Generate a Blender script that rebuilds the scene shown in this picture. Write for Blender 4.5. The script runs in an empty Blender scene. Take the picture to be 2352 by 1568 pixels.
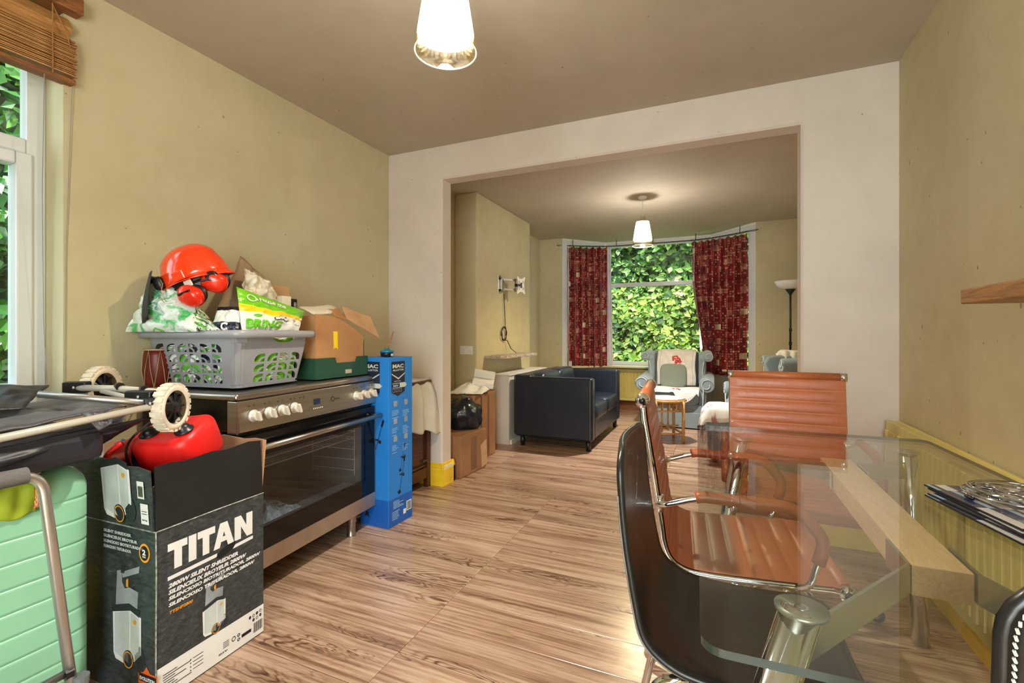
import bpy, bmesh, math, random
from mathutils import Matrix, Vector, noise
R = math.radians
PI = math.pi
SC = bpy.context.scene
COL = SC.collection
rnd = random.Random(7)

# ------------------------------------------------------------------ camera, world, lights, exposure
YAW = 23.46
cam = bpy.data.cameras.new('camera'); cam_o = bpy.data.objects.new('camera', cam); COL.objects.link(cam_o)
cam_o.location = (0, 0, 1.15); cam_o.rotation_euler = (R(90), 0, R(YAW))
cam.sensor_width = 36; cam.lens = 1076.0 / 2352 * 36; cam.shift_y = -17 / 2352; cam.clip_start = .02
SC.camera = cam_o
SC.view_settings.view_transform = 'Standard'; SC.view_settings.look = 'None'
SC.view_settings.gamma = 1; SC.view_settings.use_curve_mapping = False
SC.view_settings.exposure = 1.18
SC.cycles.max_bounces = 10; SC.cycles.diffuse_bounces = 6; SC.cycles.transparent_max_bounces = 24
SC.cycles.caustics_reflective = False; SC.cycles.caustics_refractive = False
SC.cycles.sample_clamp_indirect = 6
wd = bpy.data.worlds.new('sky'); SC.world = wd; wd.use_nodes = True
wn = wd.node_tree.nodes; bg = wn['Background']
bg.inputs[0].default_value = (.83, .92, 1.0, 1); bg.inputs[1].default_value = 2.4
sun = bpy.data.lights.new('sun', 'SUN'); sun.energy = 5.5; sun.angle = R(12); sun.color = (1, .96, .86)
sun_o = bpy.data.objects.new('sun', sun); COL.objects.link(sun_o)
sun_o.rotation_euler = Vector((.30, -.62, .95)).to_track_quat('Z', 'Y').to_euler()

def portal(loc, size, direction):                                   # daylight sampling helpers in the real window openings
    l = bpy.data.lights.new('window_daylight', 'AREA'); l.shape = 'RECTANGLE'; l.size, l.size_y = size
    l.cycles.is_portal = True
    o = bpy.data.objects.new('window_daylight', l); COL.objects.link(o); o.location = loc
    o.rotation_euler = Vector(direction).to_track_quat('-Z', 'Z').to_euler()
portal((-.81, 7.42, 1.62), (1.6, 2.0), (0, -1, 0))
portal((-2.60, .45, 1.6), (1.1, 1.7), (1, 0, 0))
dl = bpy.data.lights.new('added_fill_light', 'AREA'); dl.shape = 'RECTANGLE'; dl.size, dl.size_y = 1.3, 2.0; dl.energy = 55; dl.color = (1, .985, .96)
dlo = bpy.data.objects.new('added_fill_light', dl); COL.objects.link(dlo); dlo.location = (.14, -1.78, 1.2)   # fill light added in a made-up door opening behind the camera
dlo.rotation_euler = Vector((0, 1, 0)).to_track_quat('-Z', 'Z').to_euler()

# ------------------------------------------------------------------ helpers
def lin(c):
    return tuple(((v/255)/12.92 if v/255 <= .04045 else ((v/255+.055)/1.055)**2.4) for v in c[:3]) + (1,)

class NT:
    def __init__(s, m): s.t = m.node_tree; s.n = s.t.nodes; s.l = s.t.links
    def add(s, typ, **kw):
        n = s.n.new('ShaderNode'+typ)
        for k, v in kw.items():
            if hasattr(n, k) and k not in n.inputs.keys(): setattr(n, k, v)
        return n
    def link(s, a, b): s.l.new(a, b)
    def ramp(s, fac, stops, interp='LINEAR'):
        r = s.n.new('ShaderNodeValToRGB'); r.color_ramp.interpolation = interp
        e = r.color_ramp.elements
        while len(e) > 1: e.remove(e[-1])
        e[0].position, e[0].color = stops[0][0], lin(stops[0][1])
        for p, c in stops[1:]:
            x = e.new(p); x.color = lin(c)
        s.l.new(fac, r.inputs[0]); return r.outputs[0]
    def noise(s, vec, scale, detail=3, dist=0, rough=.5):
        n = s.n.new('ShaderNodeTexNoise'); n.inputs['Scale'].default_value = scale; n.inputs['Detail'].default_value = detail
        n.inputs['Distortion'].default_value = dist; n.inputs['Roughness'].default_value = rough
        if vec is not None: s.l.new(vec, n.inputs['Vector'])
        return n.outputs[0]
    def mathn(s, op, a, b=None, c=None):
        n = s.n.new('ShaderNodeMath'); n.operation = op
        for i, v in enumerate((a, b, c)):
            if v is None: continue
            if isinstance(v, (int, float)): n.inputs[i].default_value = v
            else: s.l.new(v, n.inputs[i])
        return n.outputs[0]
    def mix(s, fac, a, b, mode='MIX'):
        n = s.n.new('ShaderNodeMix'); n.data_type = 'RGBA'; n.blend_type = mode
        for i, v in ((0, fac), (6, a), (7, b)):
            if isinstance(v, (int, float)): n.inputs[i].default_value = v
            elif isinstance(v, tuple): n.inputs[i].default_value = lin(v)
            else: s.l.new(v, n.inputs[i])
        return n.outputs[2]
    def mapping(s, vec, scale=(1,1,1), loc=(0,0,0), rot=(0,0,0)):
        n = s.n.new('ShaderNodeMapping'); n.inputs['Scale'].default_value = scale
        n.inputs['Location'].default_value = loc; n.inputs['Rotation'].default_value = rot
        s.l.new(vec, n.inputs[0]); return n.outputs[0]

def newmat(name):
    m = bpy.data.materials.new(name); m.use_nodes = True; N = NT(m)
    return m, N, N.n['Principled BSDF']

def mat(name, col, rough=.5, metal=0, var=.06, vscale=4, bump=0, bscale=60, spec=.5, coat=0, sheen=0, emit=None, es=0, trans=0, rvar=0, stretch=(1,1,1)):
    m, N, P = newmat(name)
    tc = N.add('TexCoord'); v = N.mapping(tc.outputs['Object'], scale=stretch)
    if var:
        c0 = tuple(max(0, min(255, x*(1-var))) for x in col); c1 = tuple(max(0, min(255, x*(1+var))) for x in col)
        f = N.noise(v, vscale, 4)
        N.link(N.ramp(f, [(.3, c0), (.7, c1)]), P.inputs['Base Color'])
    else: P.inputs['Base Color'].default_value = lin(col)
    P.inputs['Roughness'].default_value = rough
    if rvar:
        r = N.noise(v, vscale*3, 5); N.link(N.mathn('MULTIPLY_ADD', r, rvar*2, rough-rvar), P.inputs['Roughness'])
    P.inputs['Metallic'].default_value = metal
    P.inputs['Specular IOR Level'].default_value = spec
    P.inputs['Coat Weight'].default_value = coat
    if sheen: P.inputs['Sheen Weight'].default_value = sheen
    if bump:
        b = N.add('Bump'); b.inputs['Strength'].default_value = bump; b.inputs['Distance'].default_value = .01
        N.link(N.noise(v, bscale, 4), b.inputs['Height']); N.link(b.outputs[0], P.inputs['Normal'])
    if emit is not None:
        P.inputs['Emission Color'].default_value = lin(emit); P.inputs['Emission Strength'].default_value = es
    if trans: P.inputs['Transmission Weight'].default_value = trans
    return m

def tag(o, label=None, cat=None, group=None, kind=None):
    if label: o['label'] = label
    if cat: o['category'] = cat
    if group: o['group'] = group
    if kind: o['kind'] = kind
    return o

PM = {}
def TM(loc=(0,0,0), rot=(0,0,0), sc=1):
    return Matrix.Translation(loc) @ Matrix.Rotation(rot[2],4,'Z') @ Matrix.Rotation(rot[1],4,'Y') @ Matrix.Rotation(rot[0],4,'X') @ Matrix.Scale(sc,4)

def thing(name, label, cat, loc=(0,0,0), rot=(0,0,0), group=None):
    o = bpy.data.objects.new(name, None); COL.objects.link(o); o.empty_display_size = .05
    o.location = loc; o.rotation_mode = 'XYZ'; o.rotation_euler = rot
    tag(o, label, cat, group); PM[o.name] = TM(loc, rot); return o

class MB:
    def __init__(s): s.v = []; s.f = []; s.uv = []; s.m = []
    def add(s, vs, fs, M=None, uv=None, mi=0):
        b = len(s.v)
        s.v += [tuple(M @ Vector(p)) for p in vs] if M is not None else [tuple(p) for p in vs]
        s.f += [tuple(b+i for i in f) for f in fs]; s.m += [mi]*len(fs)
        s.uv += uv if uv else [(0, 0)]*len(vs)
        return s
    def box(s, x0, x1, y0, y1, z0, z1, M=None, mi=0):
        v = [(x0,y0,z0),(x1,y0,z0),(x1,y1,z0),(x0,y1,z0),(x0,y0,z1),(x1,y0,z1),(x1,y1,z1),(x0,y1,z1)]
        return s.add(v, [(3,2,1,0),(4,5,6,7),(0,1,5,4),(1,2,6,5),(2,3,7,6),(3,0,4,7)], M, mi=mi)
    def prism(s, poly, z0, z1, M=None, mi=0):
        n = len(poly)
        v = [(x,y,z0) for x,y in poly] + [(x,y,z1) for x,y in poly]
        f = [tuple(range(n-1,-1,-1)), tuple(range(n,2*n))] + [(i,(i+1)%n,n+(i+1)%n,n+i) for i in range(n)]
        return s.add(v, f, M, mi=mi)
    def poly(s, pts, M=None, mi=0): return s.add(pts, [tuple(range(len(pts)))], M, mi=mi)
    def tube(s, pts, r, n=10, closed=False, M=None, mi=0):
        P = [Vector(p) for p in pts]; k = len(P); vs = []; fs = []
        rs = r if isinstance(r, (list, tuple)) else [r]*k
        up = None
        for i in range(k):
            if closed: t = (P[(i+1)%k]-P[i-1])
            else: t = P[min(i+1,k-1)]-P[max(i-1,0)]
            if t.length < 1e-9: t = Vector((0,0,1))
            t.normalize()
            if up is None:
                up = Vector((0,0,1)) if abs(t.z) < .9 else Vector((1,0,0))
            a = t.cross(up)
            if a.length < 1e-6: a = t.cross(Vector((1,0,0)))
            a.normalize(); b = a.cross(t).normalized(); up = b
            for j in range(n):
                q = 2*PI*j/n; vs.append(tuple(P[i]+a*math.cos(q)*rs[i]+b*math.sin(q)*rs[i]))
        for i in range(k if closed else k-1):
            i2 = (i+1)%k
            for j in range(n): fs.append((i*n+j, i*n+(j+1)%n, i2*n+(j+1)%n, i2*n+j))
        if not closed: fs += [tuple(range(n-1,-1,-1)), tuple(range((k-1)*n, k*n))]
        return s.add(vs, fs, M, mi=mi)
    def lathe(s, prof, n=24, M=None, cap0=True, cap1=True, mi=0):
        vs = []; k = len(prof); fs = []
        for r, z in prof:
            for j in range(n): q = 2*PI*j/n; vs.append((r*math.cos(q), r*math.sin(q), z))
        for i in range(k-1):
            for j in range(n): fs.append((i*n+j, i*n+(j+1)%n, (i+1)*n+(j+1)%n, (i+1)*n+j))
        if cap0: fs.append(tuple(range(n-1,-1,-1)))
        if cap1: fs.append(tuple(range((k-1)*n, k*n)))
        return s.add(vs, fs, M, mi=mi)
    def grid(s, nu, nv, fn, M=None, closed_u=False, mi=0):
        vs = []; uv = []; fs = []
        for j in range(nv+1):
            for i in range(nu+1):
                u, v = i/nu, j/nv; vs.append(tuple(fn(u, v))); uv.append((u, v))
        w = nu+1
        for j in range(nv):
            for i in range(nu): fs.append((j*w+i, j*w+i+1, (j+1)*w+i+1, (j+1)*w+i))
        return s.add(vs, fs, M, uv, mi=mi)
    def ell(s, c, rad, e=1.0, e2=None, nu=20, nv=12, M=None, fn=None, mi=0):   # superellipsoid
        e2 = e if e2 is None else e2
        sp = lambda t, p: math.copysign(abs(t)**p, t)
        vs = []; fs = []
        for j in range(nv+1):
            ph = -PI/2+PI*j/nv
            for i in range(nu):
                th = 2*PI*i/nu
                p = Vector((c[0]+rad[0]*sp(math.cos(ph),e)*sp(math.cos(th),e2), c[1]+rad[1]*sp(math.cos(ph),e)*sp(math.sin(th),e2), c[2]+rad[2]*sp(math.sin(ph),e)))
                if fn: p = Vector(fn(p))
                vs.append(tuple(p))
        for j in range(nv):
            for i in range(nu): fs.append((j*nu+i, j*nu+(i+1)%nu, (j+1)*nu+(i+1)%nu, (j+1)*nu+i))
        return s.add(vs, fs, M, mi=mi)
    def build(s, name, m, parent=None, smooth=False, bev=0, seg=2, solid=0, sub=0, label=None, cat=None, group=None, kind=None, world=False, loc=None, rot=None, soff=0):
        if name == 'print': kind = 'stuff'
        me = bpy.data.meshes.new(name)
        vs = s.v
        if world and parent is not None:
            inv = PM[parent.name].inverted(); vs = [tuple(inv @ Vector(p)) for p in vs]
        me.from_pydata(vs, [], s.f)
        for q in (m if isinstance(m, (list, tuple)) else [m]): me.materials.append(q)
        if isinstance(m, (list, tuple)): me.polygons.foreach_set('material_index', s.m)
        if any(u != (0, 0) for u in s.uv):
            L = me.uv_layers.new(name='UVMap')
            for lo in me.loops: L.data[lo.index].uv = s.uv[lo.vertex_index]
        me.validate(); me.update()
        if smooth: me.shade_smooth()
        o = bpy.data.objects.new(name, me); COL.objects.link(o)
        if parent is not None: o.parent = parent
        if loc: o.location = loc
        if rot: o.rotation_euler = rot
        PM[o.name] = (PM.get(parent.name, Matrix()) if parent is not None else Matrix()) @ TM(loc or (0,0,0), rot or (0,0,0))
        if solid:
            q = o.modifiers.new('solid', 'SOLIDIFY'); q.thickness = solid; q.offset = soff
        if bev:
            q = o.modifiers.new('bevel', 'BEVEL'); q.width = bev; q.segments = seg; q.limit_method = 'ANGLE'; q.angle_limit = R(35)
            if not smooth: me.shade_smooth() if False else None
            if smooth: q.harden_normals = True
        if sub:
            q = o.modifiers.new('sub', 'SUBSURF'); q.levels = q.render_levels = sub
        return tag(o, label, cat, group, kind)

def bx(name, m, b, parent=None, bev=0, **k):
    return MB().box(*b).build(name, m, parent, bev=bev, **k)

def copy_tree(o, parent=None):
    c = o.copy(); COL.objects.link(c); c.parent = parent
    for k in [x for x in o.children]: copy_tree(k, c)
    return c

def fbm(p, s=1.0, seed=0.0, oct=3):
    return noise.fractal(Vector(p)*s+Vector((seed, seed*1.7, -seed)), 1.0, 2.0, oct)

def arc(c, r, a0, a1, n, plane='xz', fixed=0):
    out = []
    for i in range(n+1):
        a = R(a0+(a1-a0)*i/n); p, q = c[0]+r*math.cos(a), c[1]+r*math.sin(a)
        out.append((p, fixed, q) if plane == 'xz' else (p, q, fixed) if plane == 'xy' else (fixed, p, q))
    return out

def fillet(pts, r, n=5):                                            # rounds the corners of a polyline
    P = [Vector(p) for p in pts]; out = [P[0]]
    for i in range(1, len(P)-1):
        a = (P[i-1]-P[i]); b = (P[i+1]-P[i]); k = min(r, a.length*.48, b.length*.48)
        p0 = P[i]+a.normalized()*k; p1 = P[i]+b.normalized()*k
        for j in range(n+1):
            t = j/n; out.append((p0*(1-t)+P[i]*t)*(1-t)+(P[i]*(1-t)+p1*t)*t)
    out.append(P[-1]); return out

_TX = {}
def text2d(txt, bold=0.0, spacing=1.0, fine=False):
    key = (txt, bold, spacing, fine)
    if key in _TX: return _TX[key]
    c = bpy.data.curves.new('t', 'FONT'); c.body = txt; c.size = 1; c.resolution_u = 2; c.offset = bold; c.space_character = spacing
    c.fill_mode = 'FRONT'
    o = bpy.data.objects.new('t', c); COL.objects.link(o)
    dg = bpy.context.evaluated_depsgraph_get(); me = bpy.data.meshes.new_from_object(o.evaluated_get(dg))
    if fine:
        b_ = bmesh.new(); b_.from_mesh(me); bmesh.ops.triangulate(b_, faces=b_.faces[:])
        for _ in range(4):
            e_ = [e for e in b_.edges if e.calc_length() > .16]
            if not e_: break
            bmesh.ops.subdivide_edges(b_, edges=e_, cuts=1); bmesh.ops.triangulate(b_, faces=b_.faces[:])
        b_.to_mesh(me); b_.free()
    v = [(p.co.x, p.co.y) for p in me.vertices]; f = [tuple(q.vertices) for q in me.polygons]
    bpy.data.objects.remove(o); bpy.data.curves.remove(c); bpy.data.meshes.remove(me)
    if v:
        x0 = min(a for a, b in v); x1 = max(a for a, b in v); y0 = min(b for a, b in v); y1 = max(b for a, b in v)
        v = [((a-x0)/(y1-y0), (b-y0)/(y1-y0)) for a, b in v]
    _TX[key] = (v, f); return _TX[key]

def put_text(mb, txt, fn, h, x=0, y=0, w=None, shear=0, bold=0.0, mi=0, fine=False):  # fn maps (s, t) metres on a face to 3D
    v, f = text2d(txt, bold, 1.0, fine)
    if not v: return
    k = (w/max(a for a, b in v)) if w else h
    mb.add([tuple(fn(x+a*k+b*h*shear, y+b*h)) for a, b in v], f, mi=mi)

def put_poly(mb, pts, fn, mi=0): mb.add([tuple(fn(a, b)) for a, b in pts], [tuple(range(len(pts)))], mi=mi)
def put_rect(mb, x0, x1, y0, y1, fn, mi=0): put_poly(mb, [(x0,y0),(x1,y0),(x1,y1),(x0,y1)], fn, mi)
def put_disc(mb, cx, cy, rx, ry, fn, n=20, mi=0, r0=0):
    if not r0: put_poly(mb, [(cx+rx*math.cos(2*PI*i/n), cy+ry*math.sin(2*PI*i/n)) for i in range(n)], fn, mi)
    else:
        for i in range(n):
            a, b = 2*PI*i/n, 2*PI*(i+1)/n
            put_poly(mb, [(cx+rx*math.cos(a),cy+ry*math.sin(a)),(cx+rx*math.cos(b),cy+ry*math.sin(b)),(cx+rx*r0*math.cos(b),cy+ry*r0*math.sin(b)),(cx+rx*r0*math.cos(a),cy+ry*r0*math.sin(a))], fn, mi)

def glass_mat(name, tint=(235,245,240), refl=1.0, rough=0.0):
    m, N, P = newmat(name); N.n.remove(P)
    out = [n for n in N.n if n.type == 'OUTPUT_MATERIAL'][0]
    t = N.add('BsdfTransparent'); t.inputs[0].default_value = lin(tint)
    g = N.add('BsdfGlossy'); g.inputs[0].default_value = (refl, refl, refl, 1); g.inputs['Roughness'].default_value = rough
    lw = N.add('LayerWeight'); lw.inputs[0].default_value = .5           # Schlick reflectance, the same on both faces of the sheet
    fr = N.mathn('MULTIPLY_ADD', N.mathn('POWER', lw.outputs['Facing'], 5), .96, .04)
    mx = N.add('MixShader'); N.link(fr, mx.inputs[0]); N.link(t.outputs[0], mx.inputs[1]); N.link(g.outputs[0], mx.inputs[2])
    N.link(mx.outputs[0], out.inputs[0]); return m

# ------------------------------------------------------------------ materials
def wall_mat(name, col, col2, bump=.06):
    m, N, P = newmat(name); g = N.add('NewGeometry').outputs['Position']
    a = N.noise(g, 1.3, 5, .3); b = N.noise(g, 9, 5)
    f = N.mathn('ADD', N.mathn('MULTIPLY', a, .7), N.mathn('MULTIPLY', b, .3))
    c = N.ramp(f, [(.35, col2), (.6, col)])
    sp = N.ramp(N.noise(g, 38, 0), [(.86, (255,255,255)), (.88, (60,50,40))])   # scattered specks and pinholes
    N.link(N.mix(.5, c, sp, 'MULTIPLY'), P.inputs['Base Color'])
    P.inputs['Roughness'].default_value = .75; P.inputs['Specular IOR Level'].default_value = .25
    bm = N.add('Bump'); bm.inputs['Strength'].default_value = bump; bm.inputs['Distance'].default_value = .01
    N.link(N.noise(g, 22, 6), bm.inputs['Height']); N.link(bm.outputs[0], P.inputs['Normal']); return m
W_CREAM = wall_mat('cream_paint', (207,197,164), (194,183,148))
W_PINK = wall_mat('pale_pink_paint', (220,209,203), (210,199,192))
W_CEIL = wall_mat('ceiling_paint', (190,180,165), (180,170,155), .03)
W_RAD = mat('radiator_enamel', (222,208,128), .35, var=.04)
YELLOW = mat('yellow_gloss', (246,204,48), .35, var=.07, vscale=8)
UPVC = mat('white_upvc', (222,224,230), .3, var=.02)
WHITE = mat('white_paint', (236,234,228), .45, var=.03)
BLACKP = mat('black_plastic', (22,22,24), .35, var=.1)
CHROME = mat('chrome', (225,225,230), .07, 1, var=.02)
STEEL = mat('brushed_steel', (178,172,166), .3, 1, var=.06, vscale=3, stretch=(1,1,14), rvar=.06)
ALU = mat('silver_tube', (200,198,196), .28, .85, var=.03)
GREYPOLE = mat('grey_coated_tube', (196,190,180), .35, .1, var=.04)
CARD = mat('brown_cardboard', (182,134,92), .8, var=.06, vscale=6, bump=.12, bscale=25)
CARD2 = mat('pale_cardboard', (196,156,120), .85, var=.07, vscale=8, bump=.15, bscale=22)
PAPER = mat('white_paper', (228,224,214), .7, var=.04, bump=.2, bscale=12)
GLASS = glass_mat('window_glass', (246,250,248))
PWHITE = mat('printed_white', (232,232,232), .6, var=.02)
PBLACK = mat('printed_black', (18,20,26), .6, var=.05)
PORANGE = mat('printed_orange', (240,160,30), .6, var=.02)
PGREY = mat('printed_grey', (150,158,164), .6, var=.1, vscale=12)
PSILVER = mat('printed_pale_grey', (196,204,206), .6, var=.08, vscale=9)

def wood(name, c_lo, c_hi, scale=6, stretch=(1,8,8), rough=.45, coat=0, ring=9):
    m, N, P = newmat(name); v = N.mapping(N.add('TexCoord').outputs['Object'], scale=stretch)
    a = N.noise(v, scale*.4, 4, .6); w = N.mathn('FRACT', N.mathn('MULTIPLY', a, ring))
    f = N.mathn('ADD', N.mathn('MULTIPLY', w, .35), N.mathn('MULTIPLY', N.noise(v, scale*3, 5), .65))
    N.link(N.ramp(f, [(.25, c_lo), (.7, c_hi)]), P.inputs['Base Color'])
    P.inputs['Roughness'].default_value = rough; P.inputs['Coat Weight'].default_value = coat; return m
BEECH = wood('beech', (224,176,132), (240,200,160), stretch=(8,1,8), rough=.4)
DARKWOOD = wood('dark_stained_wood', (52,26,14), (98,52,28), stretch=(8,1,8), rough=.4)
SHELFWOOD = wood('brown_shelf_wood', (128,82,44), (176,122,72), stretch=(8,1,8))
OLDWOOD = wood('weathered_pale_wood', (112,96,84), (206,192,176), stretch=(8,1,8), rough=.7)
BAMBOO = wood('bamboo', (172,120,66), (214,168,104), stretch=(6,6,1), rough=.35)

def floor_mat():
    m, N, P = newmat('laminate_plank')
    tc = N.add('TexCoord').outputs['Object']; oi = N.add('ObjectInfo')
    cb = N.add('CombineXYZ')
    N.link(N.mathn('MULTIPLY', N.mathn('FLOOR', N.mathn('MULTIPLY', oi.outputs['Random'], 7)), 3.7), cb.inputs[0])
    N.link(N.mathn('MULTIPLY', oi.outputs['Random'], 41), cb.inputs[2])
    ad = N.add('VectorMath', operation='ADD'); N.link(tc, ad.inputs[0]); N.link(cb.outputs[0], ad.inputs[1]); p = ad.outputs[0]
    wob = N.noise(N.mapping(p, scale=(1.1, 5, 1)), 2.2, 3, .2, .5)
    mp = N.mapping(p, scale=(1.55, 7.4, 1))
    av = N.add('VectorMath', operation='ADD'); N.link(mp, av.inputs[0])
    wv = N.add('CombineXYZ'); N.link(N.mathn('MULTIPLY', N.mathn('SUBTRACT', wob, .5), .9), wv.inputs[0]); N.link(N.mathn('MULTIPLY', N.mathn('SUBTRACT', wob, .5), 1.5), wv.inputs[1]); N.link(wv.outputs[0], av.inputs[1])
    kn = N.add('TexVoronoi'); kn.feature = 'SMOOTH_F1'; kn.inputs['Scale'].default_value = 1.0; kn.inputs['Smoothness'].default_value = .25; kn.inputs['Randomness'].default_value = .8; N.link(av.outputs[0], kn.inputs['Vector'])
    dist = kn.outputs['Distance']
    rings = N.mathn('SINE', N.mathn('ADD', N.mathn('MULTIPLY', dist, 74), N.mathn('MULTIPLY', wob, 9)))
    line = N.mathn('POWER', N.mathn('MULTIPLY_ADD', rings, .5, .5), 3.0)
    rmask = N.ramp(dist, [(.04, (150,150,150)), (.20, (255,255,255)), (.42, (110,110,110)), (.62, (20,20,20))])
    streak = N.noise(N.mapping(p, scale=(1.0, 30, 1)), 2.4, 5, .25)
    band = N.noise(N.mapping(p, scale=(.8, 9, 1)), 2.0, 3, .3)
    fine = N.noise(N.mapping(p, scale=(3, 170, 1)), 3, 4)
    msk = N.ramp(N.noise(N.mapping(p, scale=(.9, 4, 1)), 1.6, 2), [(.42, (20,20,20)), (.60, (255,255,255))])
    knot = N.ramp(dist, [(.035, (255,255,255)), (.085, (0,0,0))])
    f = N.mathn('MULTIPLY', N.mathn('MULTIPLY', line, rmask), N.mathn('MULTIPLY_ADD', msk, .55, .10))
    f = N.mathn('ADD', f, N.mathn('MULTIPLY', N.mathn('SUBTRACT', streak, .38), 1.05))
    f = N.mathn('ADD', f, N.mathn('MULTIPLY', N.mathn('SUBTRACT', band, .45), .9))
    f = N.mathn('ADD', f, N.mathn('MULTIPLY', N.mathn('SUBTRACT', fine, .5), .35))
    c = N.ramp(f, [(.0, (208,178,154)), (.2, (182,148,122)), (.45, (140,106,84)), (.8, (86,60,46))])
    c = N.mix(N.mathn('MULTIPLY', knot, N.mathn('MULTIPLY', msk, .85)), c, (62,38,26))
    tone = N.ramp(oi.outputs['Random'], [(0, (232,228,226)), (1, (255,252,250))])
    c = N.mix(1.0, c, tone, 'MULTIPLY')
    N.link(c, P.inputs['Base Color'])
    r = N.mathn('MULTIPLY_ADD', streak, .14, .19); N.link(r, P.inputs['Roughness'])
    P.inputs['Specular IOR Level'].default_value = .6
    b = N.add('Bump'); b.inputs['Strength'].default_value = .06; b.inputs['Distance'].default_value = .004
    N.link(streak, b.inputs['Height']); N.link(b.outputs[0], P.inputs['Normal'])
    return m
PLANK = floor_mat()
DARK = mat('dark_gap', (44,32,24), .9)

# ================================================================== SETTING
CE = 2.575; YP = 3.047; YB = YP+.14; XL = -2.397; XR = .88; XL2 = -2.445; XR2 = 1.03; YF = 6.70
BAY = [(-2.09,6.70), (-1.56,7.28), (-.06,7.28), (.47,6.70)]
ZS, ZH = .69, 2.545
ST = dict(kind='structure')
fl = bx('floor', DARK, (-2.75,1.2,-1.9,7.5,-.10,-.012), **ST)
def planks():
    L, Wd = 1.38, .19; full = None; cache = {}
    for k in range(48):
        y0 = -1.6+.19*k-.045; y1 = y0+Wd
        if y0 > 7.15: break
        ym = (y0+y1)/2
        a, b = (XL, XR) if ym < YP else (-1.9, .44) if ym < YB else (XL2, XR2) if ym < YF else (-2.0+.9*(ym-YF), .38-.9*(ym-YF))
        if ym < YP: a, b = XL, XR
        s = -1.052 if ym < 3.14 else -.368
        j = math.floor((a-s)/L); x = s+j*L
        while x < b:
            x0, x1 = max(x, a), min(x+L, b); x += L
            if x1-x0 < .03: continue
            key = round(x1-x0, 3)
            if key not in cache:
                h, w = key/2-.0008, Wd/2-.0008; e = .0022
                m = MB().add([(-h,-w,-.012),(h,-w,-.012),(h,w,-.012),(-h,w,-.012),(-h,-w,-e*.6),(h,-w,-e*.6),(h,w,-e*.6),(-h,w,-e*.6),
                              (-h+e,-w+e,0),(h-e,-w+e,0),(h-e,w-e,0),(-h+e,w-e,0)],
                             [(3,2,1,0),(8,9,10,11),(0,1,5,4),(1,2,6,5),(2,3,7,6),(3,0,4,7),(4,5,9,8),(5,6,10,9),(6,7,11,10),(7,4,8,11)])
                o = m.build('plank', PLANK, fl); cache[key] = o
            else:
                o = cache[key].copy(); COL.objects.link(o)
            o.location = ((x0+x1)/2, ym, 0)
planks()
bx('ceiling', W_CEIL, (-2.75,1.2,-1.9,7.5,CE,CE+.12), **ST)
# left wall with the window opening (room 1)
WY0, WY1, WZ0, WZ1 = -.15, 1.006, .86, 2.44
m = MB()
for b in ((-1.9,WY0,0,CE), (WY1,YP,0,CE), (WY0,WY1,0,WZ0), (WY0,WY1,WZ1,CE)):
    m.box(XL-.25, XL, b[0], b[1], b[2], b[3])
m.build('wall_left', W_CREAM, **ST)
bx('wall_right', W_CREAM, (XR,XR+.2,-1.9,YP,0,CE), **ST)
m = MB(); OX0, OX1, OZ = -1.901, .44, 2.325
e = .012
m.prism([(XL-.2,YP),(OX0-e,YP),(OX0,YP+e),(OX0,YB-e),(OX0-e,YB),(XL-.2,YB)], 0, CE)
m.prism([(OX1+e,YP),(XR+.2,YP),(XR+.2,YB),(OX1+e,YB),(OX1,YB-e),(OX1,YP+e)], 0, CE)
Mx = Matrix(((0,0,1,0),(1,0,0,0),(0,1,0,0),(0,0,0,1)))
m.prism([(YP,OZ+e),(YP+e,OZ),(YB-e,OZ),(YB,OZ+e),(YB,CE),(YP,CE)], OX0-e, OX1+e, Mx)
m.build('wall_middle', W_PINK, **ST)
bx('wall_left_far', W_CREAM, (XL2-.2,XL2,YB,YF+.3,0,CE), **ST)
bx('wall_chimney', W_CREAM, (XL2,-2.19,4.157,5.631,0,CE), bev=.012, **ST)
bx('wall_right_far', W_CREAM, (XR2,XR2+.2,YB,YF+.3,0,CE), **ST)
m = MB()
m.prism([(XL2,YF),(BAY[0][0],YF),(BAY[0][0],YF+.03),(BAY[0][0]-.15,YF+.25),(XL2,YF+.25)], 0, CE)
m.prism([(BAY[3][0],YF),(XR2,YF),(XR2,YF+.25),(BAY[3][0]+.15,YF+.25),(BAY[3][0],YF+.03)], 0, CE)
m.build('wall_far', W_CREAM, **ST)
m = MB()
out = [(-2.20,6.80), (-1.63,7.44), (.01,7.44), (.58,6.80)]
for i in range(3):
    q = [BAY[i], BAY[i+1], out[i+1], out[i]]
    m.prism(q, 0, ZS-.03); 
m.build('wall_bay', W_CREAM, **ST)
m = MB()
for i in range(3): m.prism([BAY[i], BAY[i+1], out[i+1], out[i]], ZH, CE)
m.build('trim_1', WHITE, label='white painted head above the bay window', **ST)
# wall behind the camera with an opening added to let in the fill light
m = MB(); 
for b in ((-2.65,-.54,0,CE), (.82,1.1,0,CE), (-.54,.82,2.25,CE), (-.54,.82,0,.12)):
    m.box(b[0], b[1], -1.85, -1.6, b[2], b[3])
m.build('wall_behind', W_CREAM, **ST)

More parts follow.
